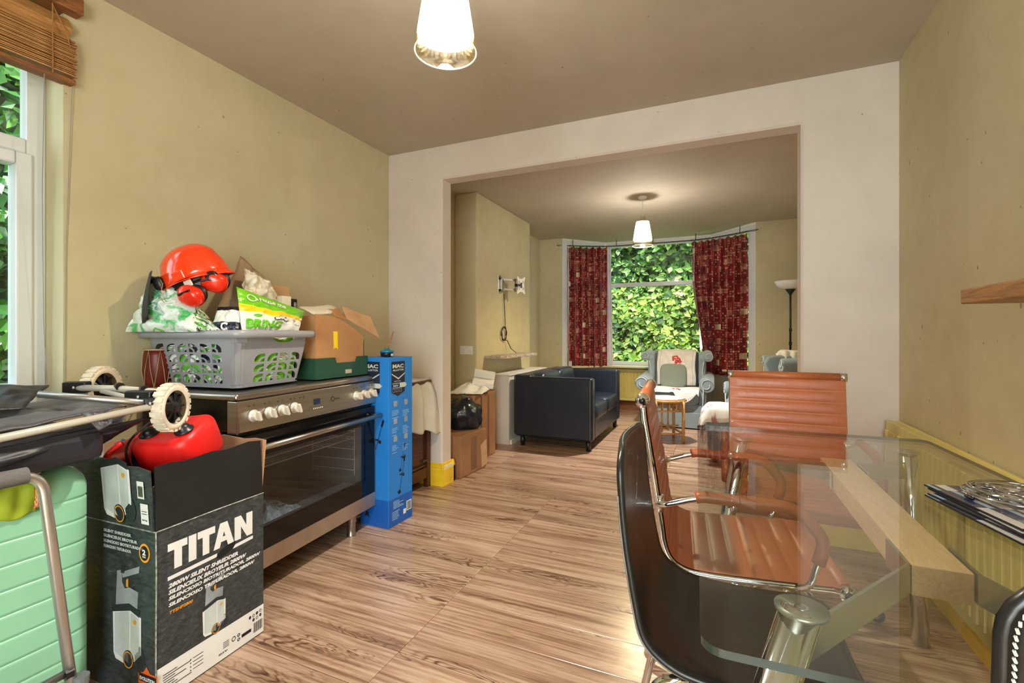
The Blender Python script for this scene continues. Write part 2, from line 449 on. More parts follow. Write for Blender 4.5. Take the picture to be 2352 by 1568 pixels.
def window(name, p0, p1, z0, z1, rails=(), mull=(), sashes=(), fw=.055, fd=.06, glass=True, inner=None):
    L = math.dist(p0, p1); a = math.atan2(p1[1]-p0[1], p1[0]-p0[0])
    t = bpy.data.objects.new(name, None); COL.objects.link(t); t.location = (p0[0], p0[1], 0); t.rotation_euler = (0,0,a)
    PM[name] = TM((p0[0],p0[1],0), (0,0,a)); tag(t, kind='structure')
    m = MB(); h = fd/2
    m.box(0,fw,-h,h,z0,z1); m.box(L-fw,L,-h,h,z0,z1); m.box(fw,L-fw,-h,h,z0,z0+fw); m.box(fw,L-fw,-h,h,z1-fw,z1)
    for r in rails: m.box(fw,L-fw,-h,h,r-fw/2,r+fw/2)
    for q in mull: m.box(q-fw/2,q+fw/2,-h,h,z0+fw,z1-fw)
    m.build('window_frame', UPVC, t, bev=.006)
    for (x0,x1,a0,a1) in sashes:
        s_ = MB(); w = .05
        s_.box(x0,x0+w,-h-.012,h,a0,a1); s_.box(x1-w,x1,-h-.012,h,a0,a1); s_.box(x0+w,x1-w,-h-.012,h,a0,a0+w); s_.box(x0+w,x1-w,-h-.012,h,a1-w,a1)
        s_.build('sash', UPVC, t, bev=.006)
    edges = sorted([z0+fw/2]+list(rails)+[z1-fw/2]); xs = sorted([fw/2]+list(mull)+[L-fw/2])
    if glass:
        for i in range(len(edges)-1):
            for j in range(len(xs)-1):
                bx('pane', GLASS, (xs[j],xs[j+1],-.004,.004,edges[i],edges[i+1]), t)
    return t
# window 1: left wall, frame near the outer side of the reveal
L1 = WY1-WY0
window('window_1', (XL-.16, WY0), (XL-.16, WY1), WZ0, WZ1, rails=(1.90,), mull=(.52,), sashes=((.56,L1-.045,WZ0+.045,1.87),), fw=.06)
o = bx('trim_2', WHITE, (XL-.13,XL+.03,WY0-.03,WY1,WZ0-.03,WZ0), bev=.006, label='white inner sill of the left window', **ST)
hd = .03
def off(p0, p1, d):
    v = Vector((p1[0]-p0[0], p1[1]-p0[1])).normalized(); n = Vector((-v.y, v.x))*d; return (p0[0]+n.x, p0[1]+n.y), (p1[0]+n.x, p1[1]+n.y)
for i in range(3):
    q0, q1 = off(BAY[i], BAY[i+1], .055)
    window('window_%d' % (i+2), q0, q1, ZS-.02, ZH+.005, rails=(1.905,), fw=.06 if i == 1 else .07)
window('window_5', (-.54,-1.72), (.82,-1.72), .12, 2.25, mull=(.68,), fw=.07)  # unseen glazed door, added for the fill light
for k_, (a_, b_) in enumerate(((BAY[0], BAY[1]), (BAY[3], BAY[2]))):
    v_ = (Vector(b_)-Vector(a_)).normalized(); n_ = Vector((-v_.y, v_.x))*(1 if k_ == 0 else -1); q_ = [Vector(a_)-n_*.0+v_*.0, Vector(a_)+v_*.115, Vector(a_)+v_*.115+n_*.09, Vector(a_)+n_*.09]
    MB().prism([tuple(p) for p in (q_ if k_ == 0 else q_[::-1])], ZS-.018, ZH).build('trim_%d' % (6+k_), UPVC, bev=.004, label='white corner post at the %s end of the bay window' % ('left' if k_ == 0 else 'right'), **ST)
# window board following the bay
inn = [(-2.14,6.62), (-1.60,7.08), (-.02,7.08), (.52,6.62)]
m = MB(); m.prism([inn[0],(-2.14,6.70),BAY[0],BAY[1],BAY[2],BAY[3],(.52,6.70),inn[3],(.49,6.60),(-.05,7.05),(-1.57,7.05),(-2.11,6.60)], ZS-.045, ZS-.018)
m.build('trim_3', mat('cream_gloss', (226,218,180), .35, var=.03), bev=.006, label='cream gloss window board curving round the bay', **ST)
# skirting boards
def skirt(name, segs, mt, h=.17, t=.02, white=None):
    root = None
    for i, (a, b) in enumerate(segs):
        v = Vector((b[0]-a[0], b[1]-a[1], 0)); L = v.length; ang = math.atan2(v.y, v.x)
        prof = [(0,0),(t,0),(t,h*.72),(t*.72,h*.76),(t*.85,h*.82),(t*.4,h*.9),(t*.45,h*.94),(t*.2,h),(0,h)]
        Mm = Matrix.Translation((a[0],a[1],0)) @ Matrix.Rotation(ang,4,'Z') @ Matrix(((0,0,1,0),(-1,0,0,0),(0,1,0,0),(0,0,0,1)))
        if root is None: root = MB()
        root.prism(prof, 0, L, Mm)
    return root.build(name, mt, **ST)
skirt('baseboard_middle', [((XL,YP),(OX0+.02,YP)), ((OX0,YP-.02),(OX0,YB+.02)), ((OX0+.02,YB),(XL2,YB)), ((OX1,YB+.02),(OX1,YP-.02)), ((OX1-.02,YP),(XR,YP))], YELLOW)
MB().box(OX0-.012,OX0+.0206,YP-.0206,YP+.012,0,.124).box(OX0-.012,OX0+.010,YP-.010,YP+.012,.124,.169).build('trim_5', YELLOW, label='yellow skirting corner of the pillar', **ST)
chip = MB().box(OX0+.0085,OX0+.0185,YP-.015,YB+.01,.128,.146); chip.build('trim_4', WHITE, label='bare white strip on the yellow skirting of the pillar', **ST)
skirt('baseboard_left', [((XL,-1.6),(XL,YP))], YELLOW)
skirt('baseboard_right', [((XR,YP),(XR,-1.6))], YELLOW)
SKW = wood('varnished_skirting', (122,72,34), (160,100,54), stretch=(1,8,8))
skirt('baseboard_far', [((XL2,YF),BAY[0]), (BAY[0],BAY[1]), (BAY[1],BAY[2]), (BAY[2],BAY[3]), (BAY[3],(XR2,YF))], SKW, h=.13)
skirt('baseboard_left_far', [((-2.19,5.55),(-2.19,5.631)), ((-2.19,5.631),(XL2,5.631)), ((XL2,5.64),(XL2,YF))], YELLOW)

# ------------------------------------------------------------------ outside: ground and hedges
gm = mat('grass', (74,104,44), .9, var=.2, vscale=3, bump=.4, bscale=30)
bx('ground', gm, (-16,14,-14,18,-.45,-.30), **ST)
def leaf_mat(name, stops):
    m, N, P = newmat(name)
    g = N.add('NewGeometry')
    c = N.ramp(g.outputs['Random Per Island'], stops)
    big = N.noise(g.outputs['Position'], 1.3, 3)
    c = N.mix(1.0, c, N.ramp(big, [(.32, (130,150,120)), (.62, (255,255,255))]), 'MULTIPLY')
    N.link(c, P.inputs['Base Color']); P.inputs['Roughness'].default_value = .45
    out = [n for n in N.n if n.type == 'OUTPUT_MATERIAL'][0]
    tr = N.add('BsdfTranslucent'); N.link(c, tr.inputs[0])
    mx = N.add('MixShader'); mx.inputs[0].default_value = .3
    N.link(P.outputs[0], mx.inputs[1]); N.link(tr.outputs[0], mx.inputs[2]); N.link(mx.outputs[0], out.inputs[0]); return m
LEAF_A = leaf_mat('yellow_green_leaf', [(0,(42,82,26)),(.3,(96,142,40)),(.65,(156,184,66)),(1,(206,212,120))])
LEAF_B = leaf_mat('mid_green_leaf', [(0,(26,70,28)),(.4,(56,112,40)),(.75,(120,162,66)),(1,(186,204,130))])
LEAF_C = leaf_mat('fresh_green_leaf', [(0,(26,84,26)),(.5,(54,126,36)),(.85,(122,178,80)),(1,(206,220,196))])
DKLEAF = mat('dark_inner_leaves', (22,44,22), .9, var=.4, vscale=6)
BARK = mat('bark', (80,64,48), .9, var=.2, vscale=12)
def foliage(root, n, surf, size, mt, seed, down=.2):
    r = random.Random(seed); vs = []; fs = []
    for k in range(n):
        u, v = r.random(), r.random(); p, nr = surf(u, v); p = Vector(p)
        nr = (Vector(nr)+Vector((r.gauss(0,.5), r.gauss(0,.5), r.gauss(.25,.5)))).normalized()
        p += nr*r.uniform(-.12,.1); s = size*r.uniform(.6,1.35)
        t = nr.cross(Vector((r.gauss(0,1), r.gauss(0,1), r.gauss(0,1)))).normalized(); b = nr.cross(t)
        i = len(vs); w = s*.36
        vs += [tuple(p-t*s*.5), tuple(p+b*w+nr*w*.3), tuple(p+t*s*.6), tuple(p-b*w+nr*w*.3)]
        fs += [(i,i+1,i+2), (i,i+2,i+3)]
    me = bpy.data.meshes.new('foliage'); inv = PM[root.name].inverted()
    me.from_pydata([tuple(inv @ Vector(q)) for q in vs], [], fs); me.materials.append(mt)
    o = bpy.data.objects.new('foliage', me); COL.objects.link(o); o.parent = root; tag(o, kind='stuff')
def hedge(name, label, loc, surf, n, size, mt, seed, nu=30, nv=16):
    t = thing(name, label, 'hedge' if 'hedge' in name else 'tree' if 'tree' in name else 'bush', loc)
    foliage(t, n, surf, size, mt, seed)
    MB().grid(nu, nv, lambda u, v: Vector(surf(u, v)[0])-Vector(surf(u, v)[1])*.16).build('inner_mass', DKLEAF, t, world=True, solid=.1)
    p, q = surf(.5, .05), surf(.5, .8)
    for uu in (.2,.5,.8):
        a, c = Vector(surf(uu, .0)[0])-Vector(surf(uu,.0)[1])*.3, Vector(surf(uu,.8)[0])-Vector(surf(uu,.8)[1])*.3
        a.z = -.3; MB().tube([a, (a+c)/2, c], [.04,.03,.015], 6).build('stem', BARK, t, world=True)
def s1(u, v):
    x = -4.6+7.2*u; z = -.3+2.35*v+.25*fbm((x,0,0),1.1,3)*v
    return (x, 9.3+.55*v*v+.22*fbm((x,z,0),1.3,5), z), (0,-1,.35)
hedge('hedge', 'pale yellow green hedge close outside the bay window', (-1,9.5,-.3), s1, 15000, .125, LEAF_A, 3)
def s2(u, v):
    x = -5.5+9.0*u; z = .9+4.0*v
    return (x, 12.0-.9*math.sin(v*2.6)+.45*fbm((x,z,0),.9,9), z), (0,-1,.25)
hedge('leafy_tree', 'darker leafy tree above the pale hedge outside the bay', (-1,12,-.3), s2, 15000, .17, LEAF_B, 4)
def s3(u, v):
    y = -1.2+6.2*u; z = -.3+4.6*v
    return (-5.0-.3*v+.4*fbm((0,y,z),1.1,7), y, z), (1,0,.25)
hedge('tall_bush', 'tall fresh green bush outside the left window', (-5.2,1.5,-.3), s3, 15000, .12, LEAF_C, 6)

# ================================================================== LAMPS
BULB = mat('lit_bulb', (255,244,224), .4, var=0, emit=(255,236,206), es=22)
def shade_mat():
    m, N, P = newmat('frosted_shade'); N.n.remove(P)
    out = [n for n in N.n if n.type == 'OUTPUT_MATERIAL'][0]
    d = N.add('BsdfTranslucent'); d.inputs[0].default_value = lin((128,122,110))
    df = N.add('BsdfDiffuse'); df.inputs[0].default_value = lin((214,210,200))
    t = N.add('BsdfTransparent'); t.inputs[0].default_value = (1,1,1,1)
    gl = N.add('BsdfGlossy'); gl.inputs['Roughness'].default_value = .2
    a = N.add('MixShader'); a.inputs[0].default_value = .35; N.link(d.outputs[0], a.inputs[1]); N.link(df.outputs[0], a.inputs[2])
    b = N.add('MixShader'); b.inputs[0].default_value = .3; N.link(a.outputs[0], b.inputs[1]); N.link(t.outputs[0], b.inputs[2])
    c = N.add('MixShader'); c.inputs[0].default_value = .05; N.link(b.outputs[0], c.inputs[1]); N.link(gl.outputs[0], c.inputs[2])
    N.link(c.outputs[0], out.inputs[0]); return m
SHADE = shade_mat()
SHCLEAR = glass_mat('clear_shade_band', (236,228,206))
NICKEL = mat('brushed_nickel', (190,180,160), .3, 1)
def pendant(label, x, y, zb, watts=62):
    t = thing('pendant_lamp', label, 'lamp', (x, y, CE), group=None)
    zt = zb+.25; zc = zb+.055; rb, rt = .103, .064; rc = rb+(rt-rb)*(.055/.25)
    MB().lathe([(0,CE),(.05,CE),(.05,CE-.008),(.035,CE-.022),(.01,CE-.03),(0,CE-.03)],24,TM((x,y,0)),False,False).build('ceiling_rose', WHITE, t, True, world=True)
    MB().tube([(x,y,CE-.025),(x,y,zt+.05)], .003, 6).build('flex', mat('cream_flex',(220,214,200),.6), t, world=True)
    MB().lathe([(0,zt+.055),(.022,zt+.055),(.026,zt+.02),(.026,zt-.002),(rt+.001,zt-.002),(rt+.001,zt-.006),(0,zt-.006)],24,TM((x,y,0)),False,False).build('lamp_holder', NICKEL, t, True, bev=.001, world=True)
    s_ = MB().lathe([(rc,zc),(rt,zt)],40,TM((x,y,0)),False,False).build('lamp_shade', SHADE, t, True, solid=.003, world=True)
    MB().lathe([(rb,zb),(rb+.001,zb+.002),(rc,zc)],40,TM((x,y,0)),False,False).build('clear_band', SHCLEAR, s_, True, solid=.003, world=True)
    MB().tube([(x+rb*math.cos(2*PI*i/48),y+rb*math.sin(2*PI*i/48),zb) for i in range(48)], .0022, 6, True).build('rim', mat('glowing_glass_rim',(250,244,226),.2,emit=(255,244,220),es=.35), s_, True, world=True)  # lamplight caught in the rim is put in as a faint glow
    MB().ell((x,y,zt-.085),(.03,.03,.038),nu=16,nv=10).build('bulb', BULB, t, True, world=True)
    pl = bpy.data.lights.new('bulb_light', 'POINT'); pl.energy = watts; pl.shadow_soft_size = .035; pl.color = (1, .94, .84)
    po = bpy.data.objects.new('bulb_light', pl); COL.objects.link(po); po.parent = t; po.location = (0, 0, zt-.135-CE)
    MB().tube([(x,y,zt-.002),(x,y,zt-.05)], .013, 10).build('bulb_cap', ALU, t, world=True)
    return t
pendant('frosted glass pendant lamp hanging from the ceiling above the near room floor', -.834, 1.36, 2.10)
pendant('small frosted glass pendant lamp hanging in the far room before the bay', -.693, 5.006, 2.066, 125)

# ================================================================== WOODEN BLIND
SLAT = wood('honey_wood_slat', (168,118,66), (208,158,100), stretch=(8,1,8), rough=.5)
SLATD = wood('dark_wood_rail', (112,66,32), (156,100,54), stretch=(8,1,8), rough=.5)
def blind():
    t = thing('wooden_blind', 'bunched honey coloured wooden blind over the top of the left window', 'blind', (XL-.005, .45, 2.52))
    y0, y1 = -.25, 1.03; X = XL
    bx('headrail', SLATD, (X-.05,X+.055,y0,y1+.02,2.435,2.50), t, bev=.004, world=True)
    # two loose slats hang tilted below the rail
    for z, a, d in ((2.395,52,0), (2.352,-38,.0)):
        MB().box(-.027,.027,y0,y1-.01,-.0015,.0015, TM((X+.02,0,z),(0,R(a),0))).build('slat', SLAT, t, world=True)
    n = 40; z = 2.325
    proto = MB().box(-.026,.026,y0,y1,-.0013,.0013).build('slat', SLAT, t, world=False)
    proto.location = (0,0,0)
    zt = 2.50
    base = Vector((XL-.005,.45,2.52))
    for i in range(n):
        o = proto if i == 0 else proto.copy()
        if i: COL.objects.link(o)
        zz = 2.325-i*.0036-(.004 if i % 5 == 4 else 0)*(1 if i < 20 else .2)
        o.location = (X+.015+.006*rnd.uniform(-1,1)-base.x, .0-base.y+rnd.uniform(-.006,.006), zz-base.z)
        o.rotation_euler = (0, R(rnd.uniform(-9,12)), 0)
    bx('bottom_rail', SLATD, (X-.012,X+.042,y0,y1,2.150,2.168), t, bev=.003, world=True)
    cord = mat('tan_cord', (170,120,70), .8)
    for yy in (.66,.955):
        MB().tube([(X+.045,yy,2.43),(X+.047,yy,2.16)], .0022, 6).build('cord', cord, t, world=True)
    MB().tube([(X+.04,.955,2.43),(X+.047,1.0,2.33),(X+.03,1.028,2.23),(X+.005,1.02,2.17)], .002, 6).build('cord', cord, t, world=True)
    gc = mat('grey_string', (150,150,150), .7)
    MB().tube([(X+.035,.935,2.16),(X-.02,.95,1.7),(X-.06,.97,1.2),(X-.07,.985,.95)], .0014, 5).build('pull_string', gc, t, world=True)
    MB().tube([(X+.01,1.03,2.15),(X+.006,1.012,1.5),(X+.006,1.008,.9)], .0012, 5).build('pull_string', gc, t, world=True)
    m = MB(); r = random.Random(2)
    for k in range(5):
        pts = []; yy = .60+.035*r.uniform(-1,1)
        for i in range(14): pts.append((X+.047+.012*r.random(), yy+.05*math.sin(i*2.1+k)*r.random(), 2.40-.02*i))
        m.tube([tuple(q) for q in fillet(pts,.02,3)], .0017, 5)
    m.build('tangled_cord', mat('beige_cord',(190,160,110),.8), t, world=True)
blind()

# ================================================================== CURTAINS
def curtain_mat():
    m, N, P = newmat('red_print_fabric'); uv = N.add('UVMap').outputs[0]
    def cells(sx, sy, seed):
        sc = N.mapping(uv, scale=(sx, sy, 1), loc=(seed, seed*.37, 0)); fl_ = N.add('VectorMath', operation='FLOOR'); N.link(sc, fl_.inputs[0])
        fr = N.add('VectorMath', operation='FRACTION'); N.link(sc, fr.inputs[0])
        wn_ = N.add('TexWhiteNoise'); wn_.noise_dimensions = '2D'; N.link(fl_.outputs[0], wn_.inputs['Vector']); sx_ = N.add('SeparateXYZ'); N.link(fr.outputs[0], sx_.inputs[0])
        return wn_.outputs['Value'], sx_.outputs[0], sx_.outputs[1]
    v1, fx, fy = cells(12, 19, 3.1)
    base = N.ramp(v1, [(0,(126,30,32)),(.30,(142,38,38)),(.5,(108,24,30)),(.66,(152,66,58)),(.82,(170,104,86)),(.91,(200,168,140))], 'CONSTANT')
    inx = N.mathn('LESS_THAN', N.mathn('ABSOLUTE', N.mathn('SUBTRACT', fx, .5)), .36); iny = N.mathn('LESS_THAN', N.mathn('ABSOLUTE', N.mathn('SUBTRACT', fy, .5)), .38)
    c = N.mix(N.mathn('MULTIPLY', inx, iny), (128,22,26), base)
    v2, gx, gy = cells(54, 58, 1.7)
    dash = N.mathn('MULTIPLY', N.mathn('GREATER_THAN', v2, .66), N.mathn('MULTIPLY', N.mathn('LESS_THAN', N.mathn('ABSOLUTE', N.mathn('SUBTRACT', gx, .5)), .34), N.mathn('LESS_THAN', N.mathn('ABSOLUTE', N.mathn('SUBTRACT', gy, .5)), .3)))
    c = N.mix(N.mathn('MULTIPLY', dash, .7), c, (214,160,134))
    v3, hx, hy = cells(7, 26, 8.3)
    c = N.mix(N.mathn('MULTIPLY', N.mathn('GREATER_THAN', v3, .8), .45), c, (82,14,22))
    N.link(c, P.inputs['Base Color']); P.inputs['Roughness'].default_value = .42; P.inputs['Sheen Weight'].default_value = .3
    out = [n for n in N.n if n.type == 'OUTPUT_MATERIAL'][0]
    tr = N.add('BsdfTranslucent'); N.link(c, tr.inputs[0]); mx = N.add('MixShader'); mx.inputs[0].default_value = .45
    N.link(P.outputs[0], mx.inputs[1]); N.link(tr.outputs[0], mx.inputs[2]); N.link(mx.outputs[0], out.inputs[0]); return m
CURT = curtain_mat()
LINING = mat('white_lining', (226,224,232), .7)
rail_pts = fillet([(-2.07,6.74,2.475),(-1.97,6.82,2.475),(-1.50,7.09,2.475),(-.15,7.09,2.475),(.30,6.82,2.475),(.40,6.74,2.475)], .25, 8)
def along(path, t):
    L = [0]
    for i in range(1, len(path)): L.append(L[-1]+(Vector(path[i])-Vector(path[i-1])).length)
    d = t*L[-1]
    for i in range(1, len(path)):
        if d <= L[i] or i == len(path)-1:
            k = (d-L[i-1])/max(1e-9, L[i]-L[i-1]); a, b = Vector(path[i-1]), Vector(path[i])
            tg = (b-a).normalized(); return a+(b-a)*k, tg
def rail():
    t = thing('curtain_rail', 'thin black curtain wire rail with hooks bent round the bay head', 'curtain rail', (-.81,7.09,2.475))
    dk = mat('dark_rail', (44,52,50), .35, .4)
    MB().tube([tuple(p) for p in rail_pts], .007, 8).build('rail', dk, t, world=True)
    for (x, y, s_) in ((-2.07,6.74,-1), (.40,6.74,1)):
        m = MB()
        for k in range(3):
            q = k*2*PI/3
            m.tube([(x+s_*.10*i/8, y-.06*i/8, 2.475+.022*math.sin(PI*i/8)*math.cos(q)+.0) if k else (x+s_*.10*i/8, y-.06*i/8-.022*math.sin(PI*i/8), 2.475) for i in range(9)], .003, 6)
        m.build('finial', dk, t, world=True)
    for s_ in (.05,.3,.5,.72,.95):
        p, _ = along(rail_pts, s_)
        MB().tube([tuple(p), (p.x, p.y, ZH+.02)], .005, 6).build('bracket', dk, t, world=True)
rail()
def curtain(label, s0, s1, folds, zb, gather=None, seed=1, lin_=False):
    p0, _ = along(rail_pts, (s0+s1)/2)
    t = thing('curtain', label, 'curtain', (p0.x, p0.y, 2.46))
    def fn(u, v):
        s_ = s0+(s1-s0)*u; zz = 2.452+(zb-2.452)*v
        off_ = 0
        if gather: s_, off_ = gather(u, v, s_)
        p, tg = along(rail_pts, s_); n = Vector((tg.y, -tg.x, 0))
        ph = u*folds*2*PI+.9*math.sin(v*2+seed)+.7*math.sin(u*9+seed)
        amp = .018+.028*min(1, v*3)
        q = p+n*(amp*math.sin(ph)+.03*fbm((u*3,v*2,0),1,seed)+off_)+tg*.008*math.cos(ph)
        q.z = zz+(.012*math.sin(ph+1) if v < .02 else 0)+.01*math.sin(u*7)*v; return q
    MB().grid(110, 44, fn).build('fabric', CURT, t, True, world=True)
    for i in range(int(folds*2)+1):
        p, tg = along(rail_pts, s0+(s1-s0)*i/(folds*2))
        MB().tube([(p.x+.012*math.cos(a), p.y, p.z-.006+.016*math.sin(a)) for a in [2*PI*j/8 for j in range(8)]], .002, 5, True).build('hook', BLACKP, t, world=True)
    if lin_:
        def f2(u, v):
            p, tg = along(rail_pts, s1-.006+.03*u+.012*v); n = Vector((tg.y, -tg.x, 0)); q = p-n*(.035+.012*math.sin(u*12)); q.z = 2.44+(zb-.01-2.44)*v; return q
        MB().grid(14, 20, f2).build('net_lining', LINING, t, True, world=True)
curtain('narrow straight red patterned curtain at the left side of the bay window', .015, .245, 6, .665, None, 1, True)
def gath(u, v, s_):
    k = max(0, 1-u*1.8); sw = min(1, max(0, (v-.25)/.65))
    sh = .085*k*sw**1.6
    return s_+sh, .05*k*sw+.12*k*sw**3
curtain('wide red patterned curtain with its lower left corner swept aside', .70, .985, 8, .60, gath, 4)

# ================================================================== RANGE COOKER (local frame: x along the front towards the far end, y into the cooker, z up)
BLKGLASS = mat('black_enamel', (12,12,14), .10, var=0, spec=.4)
OVGL = glass_mat('smoked_oven_glass', (226,228,230))
KNOB = mat('satin_silver_knob', (222,214,202), .34, .25, var=.03)
KD = Vector((1.31-2.237, 0, 0))
K0 = (-1.800, 1.310); KA = math.atan2(2.237-1.310, -1.873+1.800)    # front line direction
def cooker():
    W, D, H = .930, .575, .904
    t = thing('range_cooker', 'wide stainless steel range cooker with black glass oven door standing against the left wall', 'cooker', (K0[0],K0[1],0), (0,0,KA))
    # local +y points to the wall (left of the +x direction)
    bx('body', BLKGLASS, (.012,W-.012,.03,D,.14,.872), t)
    for x in (.012, W-.012-.0):
        pass
    # steel top with rolled rim
    m = MB(); m.box(0,W,0,D,.872,.904); m.build('hob_top', STEEL, t, True, bev=.014, seg=3)
    m = MB(); m.box(-.002,.012,.0,.07,.70,.872); m.box(W-.012,W+.002,.0,.07,.70,.872)
    # control fascia, slightly sloped
    f = MB(); f.prism([(0,.735),(-.004,.735),(-.018,.745),(-.006,.872),(.05,.872),(.05,.735)], 0, W, Matrix(((0,0,1,0),(1,0,0,0),(0,1,0,0),(0,0,0,1))))
    fa = f.build('control_panel', STEEL, t, bev=.003)
    slope = math.atan2(.012, .127)
    def F(s_, z, o=0): k = (z-.745)/.127; return (s_, -.018+.012*k-o, z)
    def knob(s_, r=.023):
        M_ = Matrix.Translation(F(s_, .805)) @ Matrix.Rotation(R(90)+slope*0,4,'X')
        k = MB().lathe([(0,0),(r*1.12,0),(r*1.12,.008),(r*.92,.013),(r*.88,.026),(r*.8,.030),(0,.030)],24,M_,False,False).build('knob', KNOB, t, True, bev=.001)
        MB().box(-r*.28,r*.28,-r*.95,r*.95,.026,.044,M_ @ Matrix.Rotation(R(20),4,'Z')).build('knob_grip', KNOB, k, True, bev=.004)
    for s_ in (.070,.150,.222,.296,.748,.816,.884): knob(s_)
    p = MB(); fn = lambda a, b: F(a, b, .0012)
    put_rect(p, .425,.470,.800,.828, fn); sc = p.build('display', mat('display_glass',(40,52,84),.15,var=.1), fa)
    p = MB()
    for i in range(6): put_disc(p, .418+i*.012, .783, .0035, .0035, lambda a, b: F(a, b, .004), 8)
    p.build('buttons', WHITE, t, kind='stuff')
    p = MB(); put_disc(p, .562,.812,.013,.013,fn,20,0,.8); put_rect(p, .572,.580,.810,.813,fn); put_text(p,'Flavel',fn,.010,.583,.806)
    for s_ in (.048,.128,.200,.274,.33,.73,.80,.87,.905): put_rect(p, s_,s_+.012,.846,.849,fn); put_disc(p, s_+.03,.847,.005,.005,fn,10,0,.7)
    p.build('printed_marks', PBLACK, t, kind='stuff')
    # oven door
    d = MB()
    wx0, wx1, wz0, wz1 = .075, W-.105, .305, .625
    for b in ((.0,W,.215,wz0),(.0,W,wz1,.722),(.0,wx0,wz0,wz1),(wx1,W,wz0,wz1)): d.box(b[0]+.006,b[1]-.006,-.014,.012,b[2],b[3])
    dr = d.build('oven_door', BLKGLASS, t)
    bx('door_glass', OVGL, (wx0,wx1,-.0138,-.006,wz0,wz1), dr)
    m = MB(); m.box(.0,.008,-.015,.014,.215,.722); m.box(W-.008,W,-.015,.014,.215,.722); m.build('door_edge_trim', STEEL, dr)
    h = MB(); h.tube([(.035,-.062,.672),(W-.012,-.062,.672)], .0125, 14); hh = h.build('door_handle', STEEL, t, True)
    for s_ in (.06, W-.04):
        MB().tube([(s_,-.060,.672),(s_,-.012,.676)], .011, 12).build('handle_post', STEEL if s_ > .5 else BLACKP, hh, True)
    # oven cavity and shelf
    cav = mat('oven_cavity', (104,106,110), .5, var=.1)
    c = MB(); x0, x1, y1, z0, z1 = wx0-.02, wx1+.02, .42, wz0-.03, wz1+.02
    c.box(x0,x1,.018,y1,z0-.004,z0); c.box(x0,x1,.018,y1,z1,z1+.004); c.box(x0,x1,y1,y1+.004,z0,z1); c.box(x0-.004,x0,.018,y1,z0,z1); c.box(x1,x1+.004,.018,y1,z0,z1)
    # body must be hollow there: replaced by a shell
    bpy.data.objects.remove(bpy.data.objects['body'])
    m = MB()
    m.box(.012,x0-.004,.012,D,.14,.872); m.box(x1+.004,W-.012,.012,D,.14,.872); m.box(x0-.004,x1+.004,.012,D,.14,z0-.004); m.box(x0-.004,x1+.004,.012,D,z1+.004,.872); m.box(x0-.004,x1+.004,y1+.004,D,z0-.004,z1+.004)
    m.build('body', BLKGLASS, t)
    c.build('oven_cavity', cav, t)
    sh = MB(); wire = mat('bright_wire', (230,230,232), .35, .2)
    for zz in (.555, .592):
        sh.tube([(x0+.01,.04,zz),(x1-.03,.04,zz),(x1-.03,.38,zz),(x0+.01,.38,zz)], .0022, 5, True)
    for i in range(12): sh.tube([(x0+.01,.05+.03*i,.556),(x1-.03,.05+.03*i,.556)], .0012, 4)
    sh.build('wire_shelf', wire, t)
    ru = MB()
    for xx in (x1-.015,):
        ru.tube([(xx,.06,.33),(xx,.06,.62)], .002, 5); ru.tube([(xx,.36,.33),(xx,.36,.62)], .002, 5)
        for zz in (.36,.42,.48,.54,.6): ru.tube([(xx,.06,zz),(xx,.36,zz)], .002, 5)
    ru.build('side_runner', wire, t)
    bg_ = MB().grid(26, 14, lambda u, v: (.12+.33*u, .08+.25*v, z0+.006+.085*abs(fbm((u*4,v*3,0),1.3,3))*math.sin(PI*u)**.5*math.sin(PI*v)**.5*1.6)).build('clear_plastic_bag', mat('crinkled_clear_film', (170,186,200), .15, var=.2, vscale=30, spec=.8), t, world=False)
    bg_.parent = None; M_ = PM[t.name]; bg_.location = M_.translation; bg_.rotation_euler = (0,0,KA); tag(bg_, 'crumpled clear plastic bag lying inside the dark oven', 'plastic bag')
    # plinth drawer front, adjustable feet
    bx('drawer_front', mat('smudged_steel', (176,158,144), .4, .7, var=.06, vscale=7, rvar=.08), (.0,W,-.014,.012,.132,.213), t, bev=.002)
    bx('side_corner_trim', STEEL, (-.002,.016,-.006,.040,.735,.872), t, bev=.003)
    bx('side_corner_trim', STEEL, (-.002,.016,-.012,.030,.215,.722), t, bev=.003)
    for s_, y_ in ((.09,.06),(W-.14,.05),(.09,D-.08),(W-.14,D-.08)):
        MB().lathe([(.028,.135),(.028,.075),(.024,.072),(.024,.004),(.0265,.0),(0,0)],20,TM((s_,y_,0)),False,False).build('foot', STEEL, t, True)
    for i, (cx, cy, w) in enumerate(((.17,.15,.11),(.17,.40,.10),(.47,.28,.13),(.77,.15,.10),(.77,.40,.11))):
        m = MB(); m.lathe([(0,.912),(.035,.912),(.04,.905),(.045,.904)],16,TM((cx,cy,0)),False,False)
        m.build('burner', BLACKP, t)
    return t
CK = cooker(); CKM = PM[CK.name]

